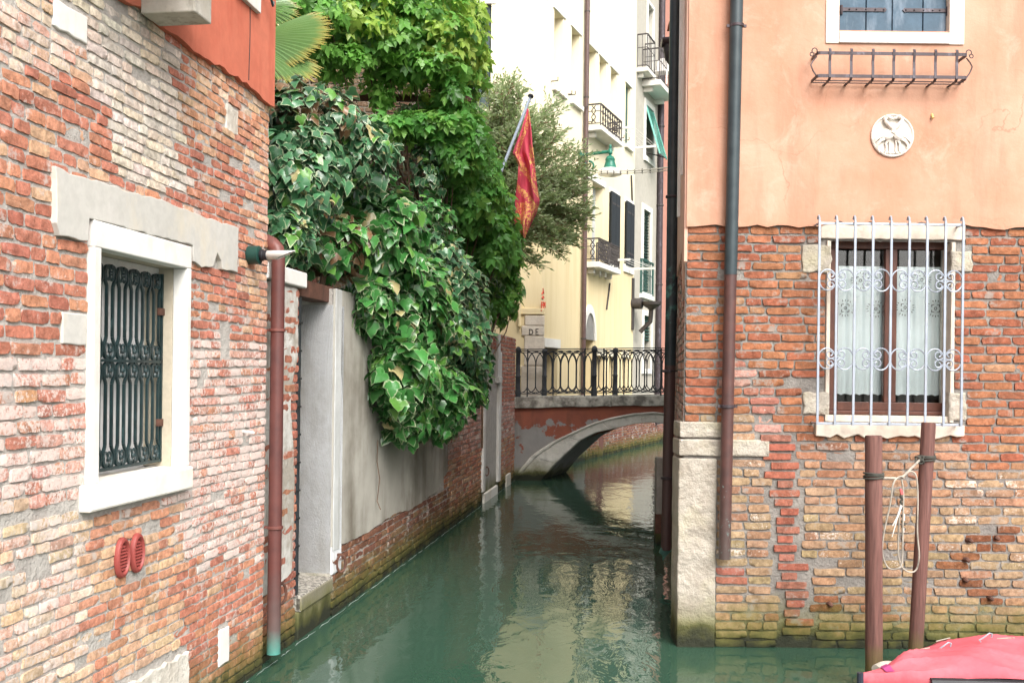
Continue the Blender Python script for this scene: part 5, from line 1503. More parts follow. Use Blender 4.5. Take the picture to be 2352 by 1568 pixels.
def balcony(par, F, u0, u1, z0, z1, out, mat, slabmat, nbar=8, ornate=False, label=None, slab_t=.14, name='balcony', toprail=None):
    mb_ = MB(); mb_.box(F, u0 - .05, u1 + .05, z0 - slab_t, z0, -.02, out + .04)
    for u in (u0 + .1, u1 - .25): mb_.box(F, u, u + .12, z0 - slab_t - .13, z0 - slab_t - .001, -.02, out * .55)
    bo = mb_.build(name, slabmat, par, bevel=.012, label=label)
    cn = [(u0, .0), (u0, out), (u1, out), (u1, .0)]
    mb_ = MB()
    for (ua_, na_), (ub_, nb_) in zip(cn, cn[1:]):
        for z, t in ((z1, .035), (z0 + .07, .02), ((z0 + z1) / 2 + .1, .016)): mb_.beam(F.pt(ua_, z, na_), F.pt(ub_, z, nb_), t, t)
    for u, n in cn: mb_.beam(F.pt(u, z0, n), F.pt(u, z1, n), .03, .03)
    rl_ = mb_.build('railing', toprail or mat, bo)
    def bar(u, n, axis):
        m_ = MB()
        if ornate:
            d = .05; f = (lambda a: (u + a, n)) if axis == 'u' else (lambda a: (u, n + a))
            for q in (-1, 1): m_.tube([F.pt(f(q * d * math.cos(t * 9))[0], z0 + .07 + (z1 - z0 - .1) * t, f(q * d * math.cos(t * 9))[1]) for t in np.linspace(0, 1, 16)], .013, 5)
        else: m_.beam(F.pt(u, z0 + .03, n), F.pt(u, z1, n), .016, .016)
        m_.build('bar', mat, bo, fix=False)
    for i in range(1, nbar): bar(u0 + (u1 - u0) * i / nbar, out, 'u')
    ns = max(2, int(nbar * out / (u1 - u0)))
    for i in range(1, ns):
        bar(u0, out * i / ns, 'n'); bar(u1, out * i / ns, 'n')
    return bo
balcony(yh, YF, 3.15, 4.02, 4.92, 5.5, .32, m_iron2, m_trim, 7, True, 'small scrolled iron balcony beside the maroon downpipe')
balcony(yh, YF, 4.15, 5.02, 4.92, 5.5, .32, m_iron2, m_trim, 7, True, 'second scrolled iron balcony, beside the black shutters')
balcony(yh, YF, 3.05, 4.95, 8.26, 8.8, .36, m_iron2, m_trim, 9, True, 'wide iron balcony of the upper storey on scalloped stone', slab_t=.11)

# drying lines
def solve_n(F, x, y, u):
    best = None
    for n in np.arange(0, 3, .01):
        q = F.px(x, y, n)
        if best is None or abs(q[0] - u) < best[0]: best = (abs(q[0] - u), n, q[1])
    return best[1], best[2]
def drying(par, p_far, u_, label):
    n, v = solve_n(YF, *p_far, u_)
    mb_ = MB(); mb_.beam(YF.pt(u_, v, 0), YF.pt(u_, v, n), .035, .06); o_ = mb_.build('drying_arm', m_trim, par, label=label); return o_, n, v
oA, nA, vA = drying(yh, zf(1152, 797), 5.0, 'pale wooden drying arm under the upper windows'); oB, nB, vB = drying(yh, zf(1290, 917), 7.3, 'far wooden drying arm of the same line')
mb = MB()
for t in (.45, .65, .85, .97): mb.tube([YF.pt(5.0, vA + .03, nA * t), YF.pt(7.3, vB + .03, nB * t)], .006, 4)
mb.build('drying_line', m_trim, oA)
oA, nA, vA = drying(yh, zb(975, 216), 4.9, 'grey drying arm beside the lower balcony'); oB, nB, vB = drying(yh, zb(1130, 272), 7.0, 'drying arm reaching in front of the green balcony')
mb = MB()
for t in (.45, .65, .85, .97): mb.tube([YF.pt(4.9, vA + .03, nA * t), YF.pt(7.0, vB + .03, nB * t)], .006, 4)
mb.build('drying_line', m_trim, oA)

# street lamp on a long arm, with its cable
lu = 2.5
ln, lv = solve_n(YF, *zf(1005, 950), lu)
lp = thing('street_lamp', YF.pt(lu, lv, 0), 'green bell shaped street lamp with white glass on a long wall arm', 'lamp')
tip = YF.pt(lu, lv, ln); s_ = tip.y / FOC * .3662
mb = MB(); mb.tube([YF.pt(lu, lv - .06, 0), YF.pt(lu, lv - .03, ln * .3), tip], .04, 8); mb.lathe([(.13, 0), (.13, .04)], YF.pt(lu, lv - .06, 0), YF.N, 12)
tubeF(mb, Frame(YF.pt(lu, 0, 0), YF.N), ring_pts(.25, lv - .32, .12, .12, 90, -230, 12), 0, .025)
mb.build('arm', m_lampg, lp, smooth=True)
H = lambda y: (950 - y) * s_
mb = MB(); mb.lathe([(r_ * .55, h_) for r_, h_ in ((.03, H(905)), (.07, H(918)), (.05, H(930)), (.10, H(940)), (.10, H(962)), (.05, H(970)), (.05, H(975)), (.16, H(985)), (.22, H(1000)), (.20, H(1012)), (.24, H(1030)), (.28, H(1048)), (.33, H(1058)), (.30, H(1060)))], tip, (0, 0, 1), 16)
mb.build('shade', m_lampg, lp, smooth=True)
mb = MB(); mb.lathe([(.235, H(1060.5)), (.29, H(1082)), (.28, H(1096)), (.20, H(1102)), (.03, H(1103))], tip, (0, 0, 1), 16); mb.build('glass', paint('milk_glass', (.78, .77, .74), .2, .03), lp, smooth=True)
mb = MB(); pts_ = [YF.pt(lu + .1, lv - .35, .02)]; endp = RSX.pt(*RSX.px(1539, 384, .0), .0)
a = pts_[0]
cable = thing('cable', a, 'sagging pale cable strung across the canal from the yellow house', 'cable')
for dz, r_ in ((0, .014), (-.05, .010)):
    mb.tube([a.lerp(endp, t) + Vector((0, 0, dz - t * (1 - t) * .25)) for t in np.linspace(0, 1, 20)], r_ * 1.0, 5)
mb.build('wire', m_trim, cable)
mb = MB()
for t in np.linspace(.05, .9, 12): mb.tube([a.lerp(endp, t) + Vector((0, 0, .025 - t * (1 - t) * .25)), a.lerp(endp, t) + Vector((0, 0, -.07 - t * (1 - t) * .25))], .013, 5)
mb.build('tie', m_iron2, cable)

# ================================================================ the grey house and the pink house farther on
U2, U3 = YF.px(1513, 500)[0], 22.0
gy = thing('grey_house', YF.pt(9.5, 0), 'greyish cream house farther down the canal with green shutters and balconies', 'house')
def hz_(za, a, b):
    p, q = YF.px(*za(*a)), YF.px(*za(*b)); return (min(p[0], q[0]), max(p[0], q[0]), min(p[1], q[1]), max(p[1], q[1]))
HA = hz_(zf, (1226, 655), (1268, 1015)); HB = hz_(zf, (1211, 1310), (1252, 1600)); HC = hz_(zb, (1056, 565), (1098, 900)); HD = hz_(zf, (1240, 20), (1268, 470))
HB = (HB[0], HB[1], YF.px(*zb(1080, 430))[1], HB[3])
mb = MB(); holed_wall(mb, YF, UEND, U2, 1.0, 19, [HA, HB, HC, HD], reveal=.25)
e0, e1 = YF.pt(UEND, 0), YF.pt(U2, 0)
shell(mb, [(e0.x, e0.y), (e1.x, e1.y), (-5, e1.y), (-5, e0.y)], .6, 19, open_sides=(0,)); mb.build('wall', m_grh, gy)
for i, h in enumerate((HA, HB, HC, HD)):
    w = wback(*h, (m_dark, m_gsh, m_dark, m_curt)[i], .2, par=gy); a, b, c_, d = h; t = .16 if i != 3 else .1
    mb = MB(); mb.box(YF, a - t, a - .001, c_, d, -.03, .04); mb.box(YF, b + .001, b + t, c_, d, -.03, .04); mb.box(YF, a - t, b + t, d + .001, d + t, -.03, .04); mb.box(YF, a - t, b + t, c_ - t, c_ - .001, -.03, .06); mb.build('window_frame', m_trim, w)
    if i in (1, 2):
        top_, bot_ = d, (c_ if i == 1 else c_ + (d - c_) * .52)
        n_ = int((top_ - bot_) / .09)
        for q in range(n_):
            mb = MB(); zq = bot_ + (q + .5) * (top_ - bot_) / n_; mb.beam(YF.pt(a, zq, -.06), YF.pt(b, zq, -.06), .07, .025, up=(YF.V + YF.N * .7)); mb.build('slat', m_gsh, w)
# propped-out slatted shutter
a, b, c_, d = HA; um = (a + b) / 2
n_, v_ = solve_n(YF, *zf(1338, 982), um)
hin = d - .03; m_tq = paint('turquoise_slats', (.20, .50, .42), .5, .12)
sl_ = None
mb = MB()
for u in (a + .02, b - .02): mb.beam(YF.pt(u, hin, .02), YF.pt(u, v_, n_), .05, .04)
sl_ = mb.build('propped_shutter', m_tq, gy, label='turquoise slatted shutter propped out from its window')
for q in range(22):
    t = (q + .5) / 22; mb = MB(); mb.beam(YF.pt(a + .04, hin + (v_ - hin) * t, .02 + (n_ - .02) * t), YF.pt(b - .04, hin + (v_ - hin) * t, .02 + (n_ - .02) * t), .075, .02, up=(YF.V * .8 + YF.N * .9)); mb.build('slat', m_tq, sl_)
mb = MB(); mb.tube([YF.pt(a, c_ + .1, 0), YF.pt(b, v_ + .05, n_)], .02, 5); mb.build('stay', m_iron2, sl_)
# balconies
q0, q1_ = YF.px(*zb(1010, 430))[0], YF.px(*zb(1075, 430))[0]
n0_, v0_ = solve_n(YF, *zb(1045, 430), q0 + .05); n1_, v1_ = solve_n(YF, *zb(1045, 210), q0 + .05)
ug = HB[0] - .25
nG, vG = solve_n(YF, *zb(1045, 428), ug); _, vG1 = solve_n(YF, *zb(1045, 212), ug)
balcony(gy, YF, ug, HB[1] + .3, vG, vG1, nG, m_gsh, m_trim, 9, False, 'balcony with green railing under the louvred window', .13)
ud = HD[0] - .5
nD, vD = solve_n(YF, *zf(1315, 500), ud); _, vD1 = solve_n(YF, *zf(1315, 300), ud)
balcony(gy, YF, ud, HD[1] + .6, vD, vD1, nD, m_iron2, m_trim, 8, False, 'upper balcony with brown hand rail and a white chair on it', .16, toprail=m_iron2)
ch = thing('plastic_chair', YF.pt(ud + .9, vD, .5), 'white plastic chair standing on the high balcony of the grey house', 'chair')
mb = MB(); cu_ = ud + .7
mb.box(YF, cu_ - .22, cu_ + .22, vD + .40, vD + .43, .2, .64); mb.build('seat', m_pvc, ch)
mb = MB(); mb.prism(Frame(YF.pt(cu_ + .25, 0, 0), YF.N), [(.2, vD + .43), (.64, vD + .43), (.62, vD + .85), (.52, vD + .92), (.32, vD + .92), (.22, vD + .85)], -.02, .02); mb.build('backrest', m_pvc, ch)
for u in (cu_ - .2, cu_ + .2):
    for n in (.23, .61): mb = MB(); mb.beam(YF.pt(u, vD, n), YF.pt(u, vD + .40, n), .04, .04); mb.build('leg', m_pvc, ch)
us, = (YF.px(*zf(1160, 420))[0],)
us = UEND + .1
nS, vS = solve_n(YF, *zf(1205, 425), us); _, vS1 = solve_n(YF, *zf(1205, 215), us)
balcony(gy, YF, us - .0, us + .9, vS, vS1, max(.3, nS), m_iron2, m_trim, 5, False, 'narrow balcony where the yellow and grey houses meet', .12)
# old bracket with a bowl
bu_, bv_ = YF.px(*zb(985, 495))
mb = MB(); mb.box(YF, bu_ - .08, bu_ + .08, bv_ - .75, bv_ + .75, 0, .05); mb.tube([YF.pt(bu_, bv_ + .02, 0), YF.pt(bu_, bv_, .3)], .16, 10); mb.lathe([(.05, -.18), (.28, -.02), (.30, .06)], YF.pt(bu_ + .1, bv_, .55), (0, 0, 1), 10); mb.tube([YF.pt(bu_ + .1, bv_ - .1, .55), YF.pt(bu_ + .2, bv_ - .5, .5), YF.pt(bu_ + .2, bv_ - .8, .2)], .07, 8)
mb.build('rain_hopper', m_iron2, gy, smooth=True, label='dark rain hopper with a bent outlet on the wall corner')
mb = MB(); gu = YF.px(1519, 500, .1)[0]; mb.tube([YF.pt(gu - .2, .6, .1), YF.pt(gu - .2, 15, .1)], .1, 10); gdp = mb.build('downpipe', m_wiron, gy, smooth=True, label='dark downpipe between the grey and pink houses')
mb = MB()
for z in (2.5, 5, 7.5, 10): mb.lathe([(.105, -.03), (.12, -.02), (.12, .02), (.105, .03)], YF.pt(gu - .2, z, .1), (0, 0, 1), 10)
mb.build('pipe_clip', m_iron2, gdp)
pk_ = thing('pink_house', YF.pt(U2 + 3, 0), 'dusky pink house at the far end seen past the dark downpipes', 'house')
mb = MB(); holed_wall(mb, YF, U2 + .01, U3 + 6, 1.0, 21, [], n=.02); a, b = YF.pt(U2 + .01, 0, .02), YF.pt(U3 + 6, 0, .02); shell(mb, [(a.x, a.y), (b.x, b.y), (-3, b.y), (-3, a.y)], .6, 21, open_sides=(0,)); mb.build('wall', m_pkh, pk_)
mb = MB(); mb.box(YF, U2, U3, 1.0, 1.12, -.0, .1); mb.build('ledge', m_trim, pk_)
mb = MB(); mb.box(YF, U2 + 1.0, U2 + 1.9, 2.2, 3.8, .021, .05); mb.build('shutter', m_gsh, pk_)
for i, (x, y) in enumerate((zb(768, 1450), zb(898, 1395))):
    p = W(x, y, 1); ZZ = CAMZ / -(ray(x, y).z) ; p = W(x, y, ZZ)
    th = thing('mooring_pile', (p.x, p.y, 0), ('dark wooden pile under the bridge arch, nearer of the two' if i == 0 else 'dark wooden pile under the bridge arch, farther of the two'), 'pile', 'piles seen under the bridge')
    mb = MB(); mb.tube([(p.x, p.y, -.4), (p.x + .02, p.y, 1.55)], .14, 10); mb.build('shaft', m_post, th, smooth=True)
# ================================================================ garden building behind the ivy
m_stem0 = paint('brown_pier', (.10, .075, .055), .85, .3)
m_dbrickmortar = surf('dull_mortar', (.22, .19, .15), (.16, .14, .11), 6, bump=.8, bscale=40)
YG = 15.0
GB = Frame((0, YG, 0), (1, 0, 0), (0, -1, 0))
gx1 = GB.px(1064, 220)[0]; gz1 = GB.px(900, 150)[1]
gb_ = thing('garden_building', (-3, YG, .9), 'old brown brick garden building half hidden behind the climbing plants', 'building')
mb = MB(); holed_wall(mb, GB, -7, gx1, .5, gz1, [], n=-.014); shell(mb, [(-7, YG + .014), (gx1, YG + .014), (gx1, YG + 3), (-7, YG + 3)], .5, gz1, open_sides=(0,)); mb.build('wall', m_dbrickmortar, gb_)
def brown_c(u, v, r): return (*choose(r, ((.17, .115, .07), .6), ((.14, .08, .05), .4)), .1)
masonry(gb_, GB, -3.2, gx1, 2.6, gz1, brown_c, OLD, [], course=.085, limit=150, seed=71, inview=lambda x, y: (700 < x < 1064 and 165 < y < 250) or (870 < x < 940 and 330 < y < 420))
mb = MB(); mb.box(GB, gx1 - .02, gx1 + .04, 4.5, gz1, -.4, .03); mb.build('corner_pier', m_stem0, gb_)
# garden trellis pole carrying the climber over the roof
pg_ = thing('pergola', (-1.6, 13.2, .9), 'dark pergola of thin beams buried under the bright green climber', 'pergola')
PZT = W(900, 205, 13).z
for x, y in ((-2.9, 12.9), (-1.0, 14.7), (-2.9, 14.6)):
    mb = MB(); mb.beam((x, y, .9), (x, y, PZT), .08, .08); mb.build('post', m_wood, pg_)
for y in (13.6, 14.7): mb = MB(); mb.beam((-3.6, y, PZT + .05), (-.6, y, PZT + .05), .05, .09); mb.build('beam', m_wood, pg_)

# ================================================================ leaves
def leaf_mat(name, parts, rim=None, gloss=.3, trans=.35, vein=True):
    k = NT(name); t = k.t
    if parts: col = k.n('ShaderNodeObjectInfo').outputs['Color']
    else: col = k.n('ShaderNodeAttribute', attribute_name='tint').outputs['Color']
    c = k.mix(1.0, col, k.mix(k.noise(24, 3), (.75, .75, .75), (1.25, 1.25, 1.2)), 'MULTIPLY')
    if rim:
        at = k.n('ShaderNodeAttribute', attribute_name='rim'); se = k.n('ShaderNodeSeparateColor'); t.links.new(at.outputs['Color'], se.inputs[0])
        f = k.math('MULTIPLY', k.ramp(k.math('ADD', se.outputs[0], k.math('MULTIPLY', k.math('SUBTRACT', k.noise(38, 3), .5), 1.1)), .60, .85), se.outputs[1]) if not parts else k.math('MULTIPLY', k.ramp(k.math('ADD', se.outputs[0], k.math('MULTIPLY', k.math('SUBTRACT', k.noise(38, 3), .5), 1.1)), .60, .85), k.n('ShaderNodeObjectInfo').outputs['Alpha'])
        c = k.mix(f, c, rim)
    k.put(k.b.inputs['Base Color'], c); k.b.inputs['Roughness'].default_value = gloss; k.b.inputs['Specular IOR Level'].default_value = .5
    tr = k.n('ShaderNodeBsdfTranslucent'); t.links.new(k.mix(.4, c, (.26, .46, .07), 'MIX') if not rim else c, tr.inputs[0])
    mx = k.n('ShaderNodeMixShader'); mx.inputs[0].default_value = trans
    t.links.new(k.b.outputs[0], mx.inputs[1]); t.links.new(tr.outputs[0], mx.inputs[2]); t.links.new(mx.outputs[0], t.nodes['Material Output'].inputs[0])
    return k.m

def ivy_template(seed):
    r = random.Random(seed)
    o = [(0, .02), (-.2, .16), (-.44, .04), (-.56, -.26), (-.34, -.40), (-.26, -.62), (0, -1), (.26, -.62), (.34, -.40), (.56, -.26), (.44, .04), (.2, .16)]
    cup = r.uniform(-.16, .22); bend = r.uniform(.1, .65); twist = r.uniform(-.4, .4)
    def zf_(x, y): return cup - cup * 3 * x * x - bend * (y + .3) ** 2 * (1 if y < -.3 else .4) + twist * x * y - abs(x) * .12
    vs = [(0, -.34, zf_(0, -.34) - .03)]; rim = [0.0]
    for sc, rv in ((.68, .25), (1.0, 1.0)):
        for x, y in o:
            X, Y = x * sc + r.uniform(-.03, .03), -.34 + (y + .34) * sc + r.uniform(-.03, .03)
            vs.append((X, Y, zf_(X, Y) + r.uniform(-.02, .02))); rim.append(rv)
    n = len(o); fs = [(0, 1 + i, 1 + (i + 1) % n) for i in range(n)]
    for i in range(n):
        a, b, c, d = 1 + i, 1 + (i + 1) % n, 1 + n + (i + 1) % n, 1 + n + i
        fs += [(a, d, c), (a, c, b)]
    return np.array(vs), np.array(fs), np.array(rim)

def creeper_template(seed):
    r = random.Random(seed); vs, fs, rim = [], [], []
    for ang, L in ((-100, .55), (-50, .82), (0, 1.0), (50, .82), (100, .55)):
        a = R(ang + r.uniform(-8, 8)); d = np.array((math.sin(a), -math.cos(a))); s = np.array((-d[1], d[0])); L *= r.uniform(.85, 1.1); b = len(vs); w = L * .24; dr = r.uniform(.1, .4)
        for t, q in ((.08, 0), (.55, -1), (.55, 0), (.55, 1), (1.0, 0), (.3, -.7), (.3, .7)):
            p = d * L * t + s * w * q
            vs.append((p[0], p[1], -.06 * (1 - abs(q)) + .05 - dr * t * t * .5)); rim.append(0)
        fs += [(b, b + 5, b + 2), (b, b + 2, b + 6), (b + 5, b + 1, b + 2), (b + 2, b + 3, b + 6), (b + 1, b + 4, b + 2), (b + 2, b + 4, b + 3)]
    return np.array(vs), np.array(fs), np.array(rim)

def scatter(name, label, cat, base, clumps, temps, mats, size, tintf, seed, limit=300, hang=1.0, outlean=.5, keep=None, jitter=.55, mult=1.0, szf=None):
    """leaves spread over and through the clumps: the ones that show largest are objects, the rest one mesh"""
    r = np.random.RandomState(seed); L = []
    for ci, (C, rx, ry, rz, n, *opt) in enumerate(clumps):
        C = np.array(C)
        for _ in range(int(n * mult)):
            d = r.normal(size=3); d /= np.linalg.norm(d)
            if d[1] > .55 or r.rand() < .0: d[1] = -d[1]
            lump = 1 + .16 * math.sin(d[0] * 5 + ci * 2) * math.sin(d[2] * 6 + ci) + .1 * math.sin(d[1] * 9 + d[2] * 4)
            f = lump * (1 - .6 * r.rand() ** 2.2)
            p = C + d * np.array((rx, ry, rz)) * f
            if keep is not None and not keep(p): continue
            no = d / np.array((rx, ry, rz)); no /= np.linalg.norm(no)
            nn = no + np.array((0, -.1, outlean)) + r.normal(size=3) * jitter; nn /= np.linalg.norm(nn)
            dn = np.array((0, 0, -hang)) + no * .45 + r.normal(size=3) * .38
            dn -= nn * dn.dot(nn); dn /= np.linalg.norm(dn)
            y = -dn; x = np.cross(y, nn)
            s = size * (.45 + .9 * r.rand() ** .8) * (szf.get(ci, 1.0) if szf else 1.0)
            L.append((p, np.stack([x * s, y * s, nn * s], 1), f / lump, no, ci, s, tintf(p, f / lump, ci, r)))
    root = thing(name, base, label, cat)
    score = []
    for i, (p, M, f, no, ci, s, tc) in enumerate(L):
        q = toV(Vector(p)); v = np.array((0, 0, CAMZ)) - p; dist = np.linalg.norm(v)
        inside = 5 < q[0] < 2347 and 5 < q[1] < 1563 and q[0] > 622
        score.append((s / dist) ** 2 * abs(M[:, 2].dot(v) / (s * dist)) * max(.05, no.dot(v) / dist) * (f ** 6) if inside else 0)
    order = np.argsort(-np.array(score)); top = set(order[:limit].tolist())
    mp, ms = mats
    tm = []
    for vs, fs, rim in temps:
        me = bpy.data.meshes.new('leaf'); me.from_pydata([tuple(v) for v in vs], [], [tuple(int(x) for x in f) for f in fs]); me.materials.append(mp); me.shade_smooth()
        at = me.color_attributes.new('rim', 'FLOAT_COLOR', 'POINT'); at.data.foreach_set('color', np.stack([rim, np.ones_like(rim), rim, np.ones_like(rim)], 1).astype(np.float32).ravel()); tm.append(me)
    Vs, Fs, Ts, Rs, off = [], [], [], [], 0
    for i, (p, M, f, no, ci, s, tc) in enumerate(L):
        k = i % len(temps)
        if i in top and score[i] > 0:
            o = bpy.data.objects.new('leaf', tm[k]); o.color = tuple(tc); COL.objects.link(o); o.parent = root
            m = Matrix.Identity(4)
            for a in range(3):
                for b in range(3): m[a][b] = M[a, b]
            m.translation = Vector(p) - Vector(base); o.matrix_basis = m
        else:
            vs, fs, rim = temps[k]
            Vs.append(vs @ M.T + p); Fs.append(fs + off); off += len(vs)
            Ts.append(np.tile(tc, (len(vs), 1))); Rs.append(np.stack([rim, np.full_like(rim, tc[3]), rim, np.ones_like(rim)], 1))
    if Vs: np_mesh('leaves', np.concatenate(Vs), np.concatenate(Fs), ms, root, np.concatenate(Ts), np.concatenate(Rs), True, 'stuff')
    return root, L

IV = [ivy_template(i) for i in range(10)]; CRT = [creeper_template(i) for i in range(8)]
RIMC = (.50, .54, .34)
def ivy_tint(p, f, ci, r):
    q = r.rand(); b = (np.array((.045, .135, .060)) if ci in VAR and VAR[ci] > .6 else np.array((.038, .15, .034))) * r.uniform(.6, 1.5)
    if q < .14: b = np.array((.10, .25, .045)) * r.uniform(.8, 1.2)
    if q > .965: b = np.array((.38, .33, .16))
    if ci in BROWN and r.rand() < .5 and f < .97: b = np.array((.16, .09, .045)) * r.uniform(.7, 1.4)
    v = r.uniform(.15, .85) if r.rand() < VAR.get(ci, .55) else r.uniform(0, .3)
    return np.array((*b, v))
def E(x, y, Z, rx, ry, rz, n): return (tuple(W(x, y, Z)), rx, ry, rz, n)
IVC = [E(700, 262, 8.3, .46, .42, .26, 260), E(690, 400, 8.1, .34, .40, .44, 420), E(815, 350, 8.8, .36, .45, .38, 380), E(668, 545, 7.95, .20, .30, .26, 170), E(770, 560, 8.9, .38, .35, .30, 260),
       E(880, 545, 9.6, .38, .60, .50, 440), E(945, 700, 10.4, .46, .85, .60, 560), E(1030, 730, 11.8, .48, 1.0, .72, 560), E(925, 860, 10.0, .36, .65, .46, 380), E(1068, 800, 12.5, .36, .85, .62, 380),
       E(1000, 900, 11.0, .36, .75, .38, 330), E(855, 690, 9.5, .26, .45, .34, 220), E(990, 615, 11.4, .42, .7, .42, 300), E(935, 955, 10.2, .20, .40, .26, 130), E(1010, 955, 11.2, .26, .5, .24, 200), E(1075, 890, 12.6, .26, .6, .34, 220),
       E(985, 400, 13.2, .26, .4, .5, 130), E(1090, 620, 15.4, .46, .6, .50, 200), E(985, 520, 12.6, .35, .5, .35, 180)]
BROWN = {0, 4}
VAR = {0: .75, 1: .8, 2: .75, 3: .8, 4: .3, 5: .35, 6: .4, 7: .85, 8: .35, 9: .75, 10: .35, 12: .75, 14: .4, 15: .5, 16: .8, 17: .6}
ivy_base = LW.pt(10, .95, -.3)
root, LI = scatter('ivy', 'large leaved variegated ivy spilling over the garden wall above water gate and canal', 'ivy', ivy_base, IVC, IV, (leaf_mat('ivy_leaf', True, RIMC, .28, .14), leaf_mat('ivy_leaf_mass', False, RIMC, .28, .14)), .098, ivy_tint, 5, mult=1.9, szf={4: 1.25, 5: 1.3, 6: 1.2, 8: 1.3, 10: 1.25, 11: 1.2, 13: 1.3, 14: 1.2})
# stems
mb = MB(); rs = random.Random(3)
m_stem = paint('woody_stem', (.11, .07, .045), .85, .3)
for (C, rx, ry, rz, n) in IVC[:14]:
    a = LW.pt(LW.px(*toV(Vector(C)))[0] * 0 + (Vector(C).y) / .9902, 2.75, -.2); c_ = Vector(C)
    for q in range(3):
        e_ = c_ + Vector((rs.uniform(-rx, rx) * .6, rs.uniform(-ry, ry) * .5, rs.uniform(-rz, rz) * .6))
        mb.tube([a, a.lerp(e_, .4) + Vector((0, 0, .12)), e_], [.02, .014, .006], 5)
for q in range(90):
    c_ = Vector(IVC[0][0]) + Vector((rs.uniform(-.4, .3), rs.uniform(-.3, .1), rs.uniform(-.12, .2))); d_ = Vector((rs.uniform(-1, 1), rs.uniform(-.5, .3), rs.uniform(-.4, 1))) * .14
    mb.tube([c_, c_ + d_ * .5 + Vector((0, 0, .01)), c_ + d_], [.006, .005, .002], 4)
# hanging tendril
tp = [W(x, y, 9.9) for x, y in ((868, 1010), (866, 1060), (872, 1100), (866, 1150), (874, 1170))]; mb.tube(tp, .005, 5)
mb.build('stem', m_stem, root)
mb = MB()

def creep_tint(p, f, ci, r):
    base = np.array((.17, .40, .08)) if ci < 9 else np.array((.12, .34, .075))
    q = r.rand()
    if ci in SUNLIT and q < .7: base = np.array((.38, .54, .11))
    elif q < .22: base = np.array((.22, .45, .10))
    elif q > .9: base = np.array((.08, .21, .05))
    return np.array((*(base * r.uniform(.8, 1.25)), 0))
SUNLIT = {1, 3, 4, 5}  # upper clumps whose sunlit highlights are painted into the leaf tint
CRC = [E(690, 25, 12.0, .55, .5, .45, 300), E(790, 45, 12.6, .75, .7, .50, 560), E(890, 70, 13.0, .9, .75, .68, 820), E(1000, 90, 13.2, .62, .75, .72, 640), E(1055, 60, 13.8, .36, .5, .62, 380), E(1085, 150, 14.0, .22, .35, .42, 220), E(960, 160, 12.9, .70, .45, .16, 200), E(770, 140, 12.4, .5, .4, .2, 170), E(880, 215, 13.0, .14, .2, .22, 50),
       E(960, 285, 13.6, .38, .4, .28, 240), E(1040, 290, 14.0, .42, .5, .45, 380), E(1080, 400, 14.8, .46, .6, .55, 460), E(1120, 500, 15.6, .42, .6, .55, 420), E(1160, 575, 16.2, .28, .5, .42, 260), E(1160, 665, 16.6, .26, .5, .55, 300), E(1040, 500, 14.4, .40, .5, .5, 260), E(1055, 215, 14.2, .22, .35, .42, 170), E(640, 205, 12.6, .25, .3, .2, 60), E(1120, 690, 16.2, .3, .5, .5, 180), E(970, 292, 12.9, .50, .4, .17, 260), E(900, 300, 12.6, .28, .3, .18, 150), E(1045, 330, 13.2, .45, .45, .5, 380), E(1085, 450, 13.9, .40, .5, .5, 380), E(1130, 560, 14.8, .34, .5, .45, 300), E(1040, 215, 13.0, .18, .3, .3, 110)]
root2, LC = scatter('climbing_plant', 'bright green five leaved climber sprawling over the pergola and down the wall', 'climber', (-1.2, 14.2, .9), CRC, CRT, (leaf_mat('climber_leaf', True, None, .38, .5), leaf_mat('climber_leaf_mass', False, None, .38, .5)), .14, creep_tint, 11, outlean=.45, mult=1.35)
mb = MB()
for (C, rx, ry, rz, n) in CRC:
    c_ = Vector(C); a = Vector((-1.1 + rs.uniform(-.2, .2), 14.3, .9)) if c_.z > 4 else Vector((c_.x - .3, c_.y + .3, 1))
    for q in range(3):
        e_ = c_ + Vector((rs.uniform(-rx, rx) * .7, rs.uniform(-ry, ry) * .5, rs.uniform(-rz, rz) * .7))
        a2 = Vector((a.x, 14.9, a.z)); mb.tube([a2, Vector((a2.x, a2.y, (a.z + e_.z) / 2)), a2.lerp(e_, .75) + Vector((0, 0, .1)), e_], [.02, .016, .010, .005], 5)
mb.build('stem', m_stem, root2)

# ---- loose narrow-leaved shrub leaning over the canal
sb = Vector((-.55, 18.7, 1.3))
shrub = thing('oleander_shrub', sb, 'loose olive green shrub with thin narrow leaves leaning out before yellow house', 'shrub')
SC = [E(1140, 260, 18.2, .5, .5, .55, 0), E(1185, 340, 18.3, .55, .6, .7, 0), E(1235, 300, 18.5, .45, .6, .62, 0), E(1275, 380, 18.6, .55, .6, .62, 0), E(1290, 470, 18.6, .55, .6, .60, 0), E(1225, 460, 18.4, .55, .6, .7, 0), E(1330, 440, 18.7, .26, .4, .45, 0), E(1245, 560, 18.5, .42, .5, .38, 0), E(1110, 330, 18.0, .35, .4, .5, 0), E(1170, 230, 18.2, .3, .4, .35, 0), E(1315, 530, 18.6, .28, .4, .3, 0)]
mbs = MB(); mbt = MB(); rs = random.Random(8); leaves = []
trunk_top = W(1118, 500, 18.5)
mbs.tube([sb, sb.lerp(trunk_top, .5) + Vector((.05, 0, 0)), trunk_top], [.09, .07, .05], 8)
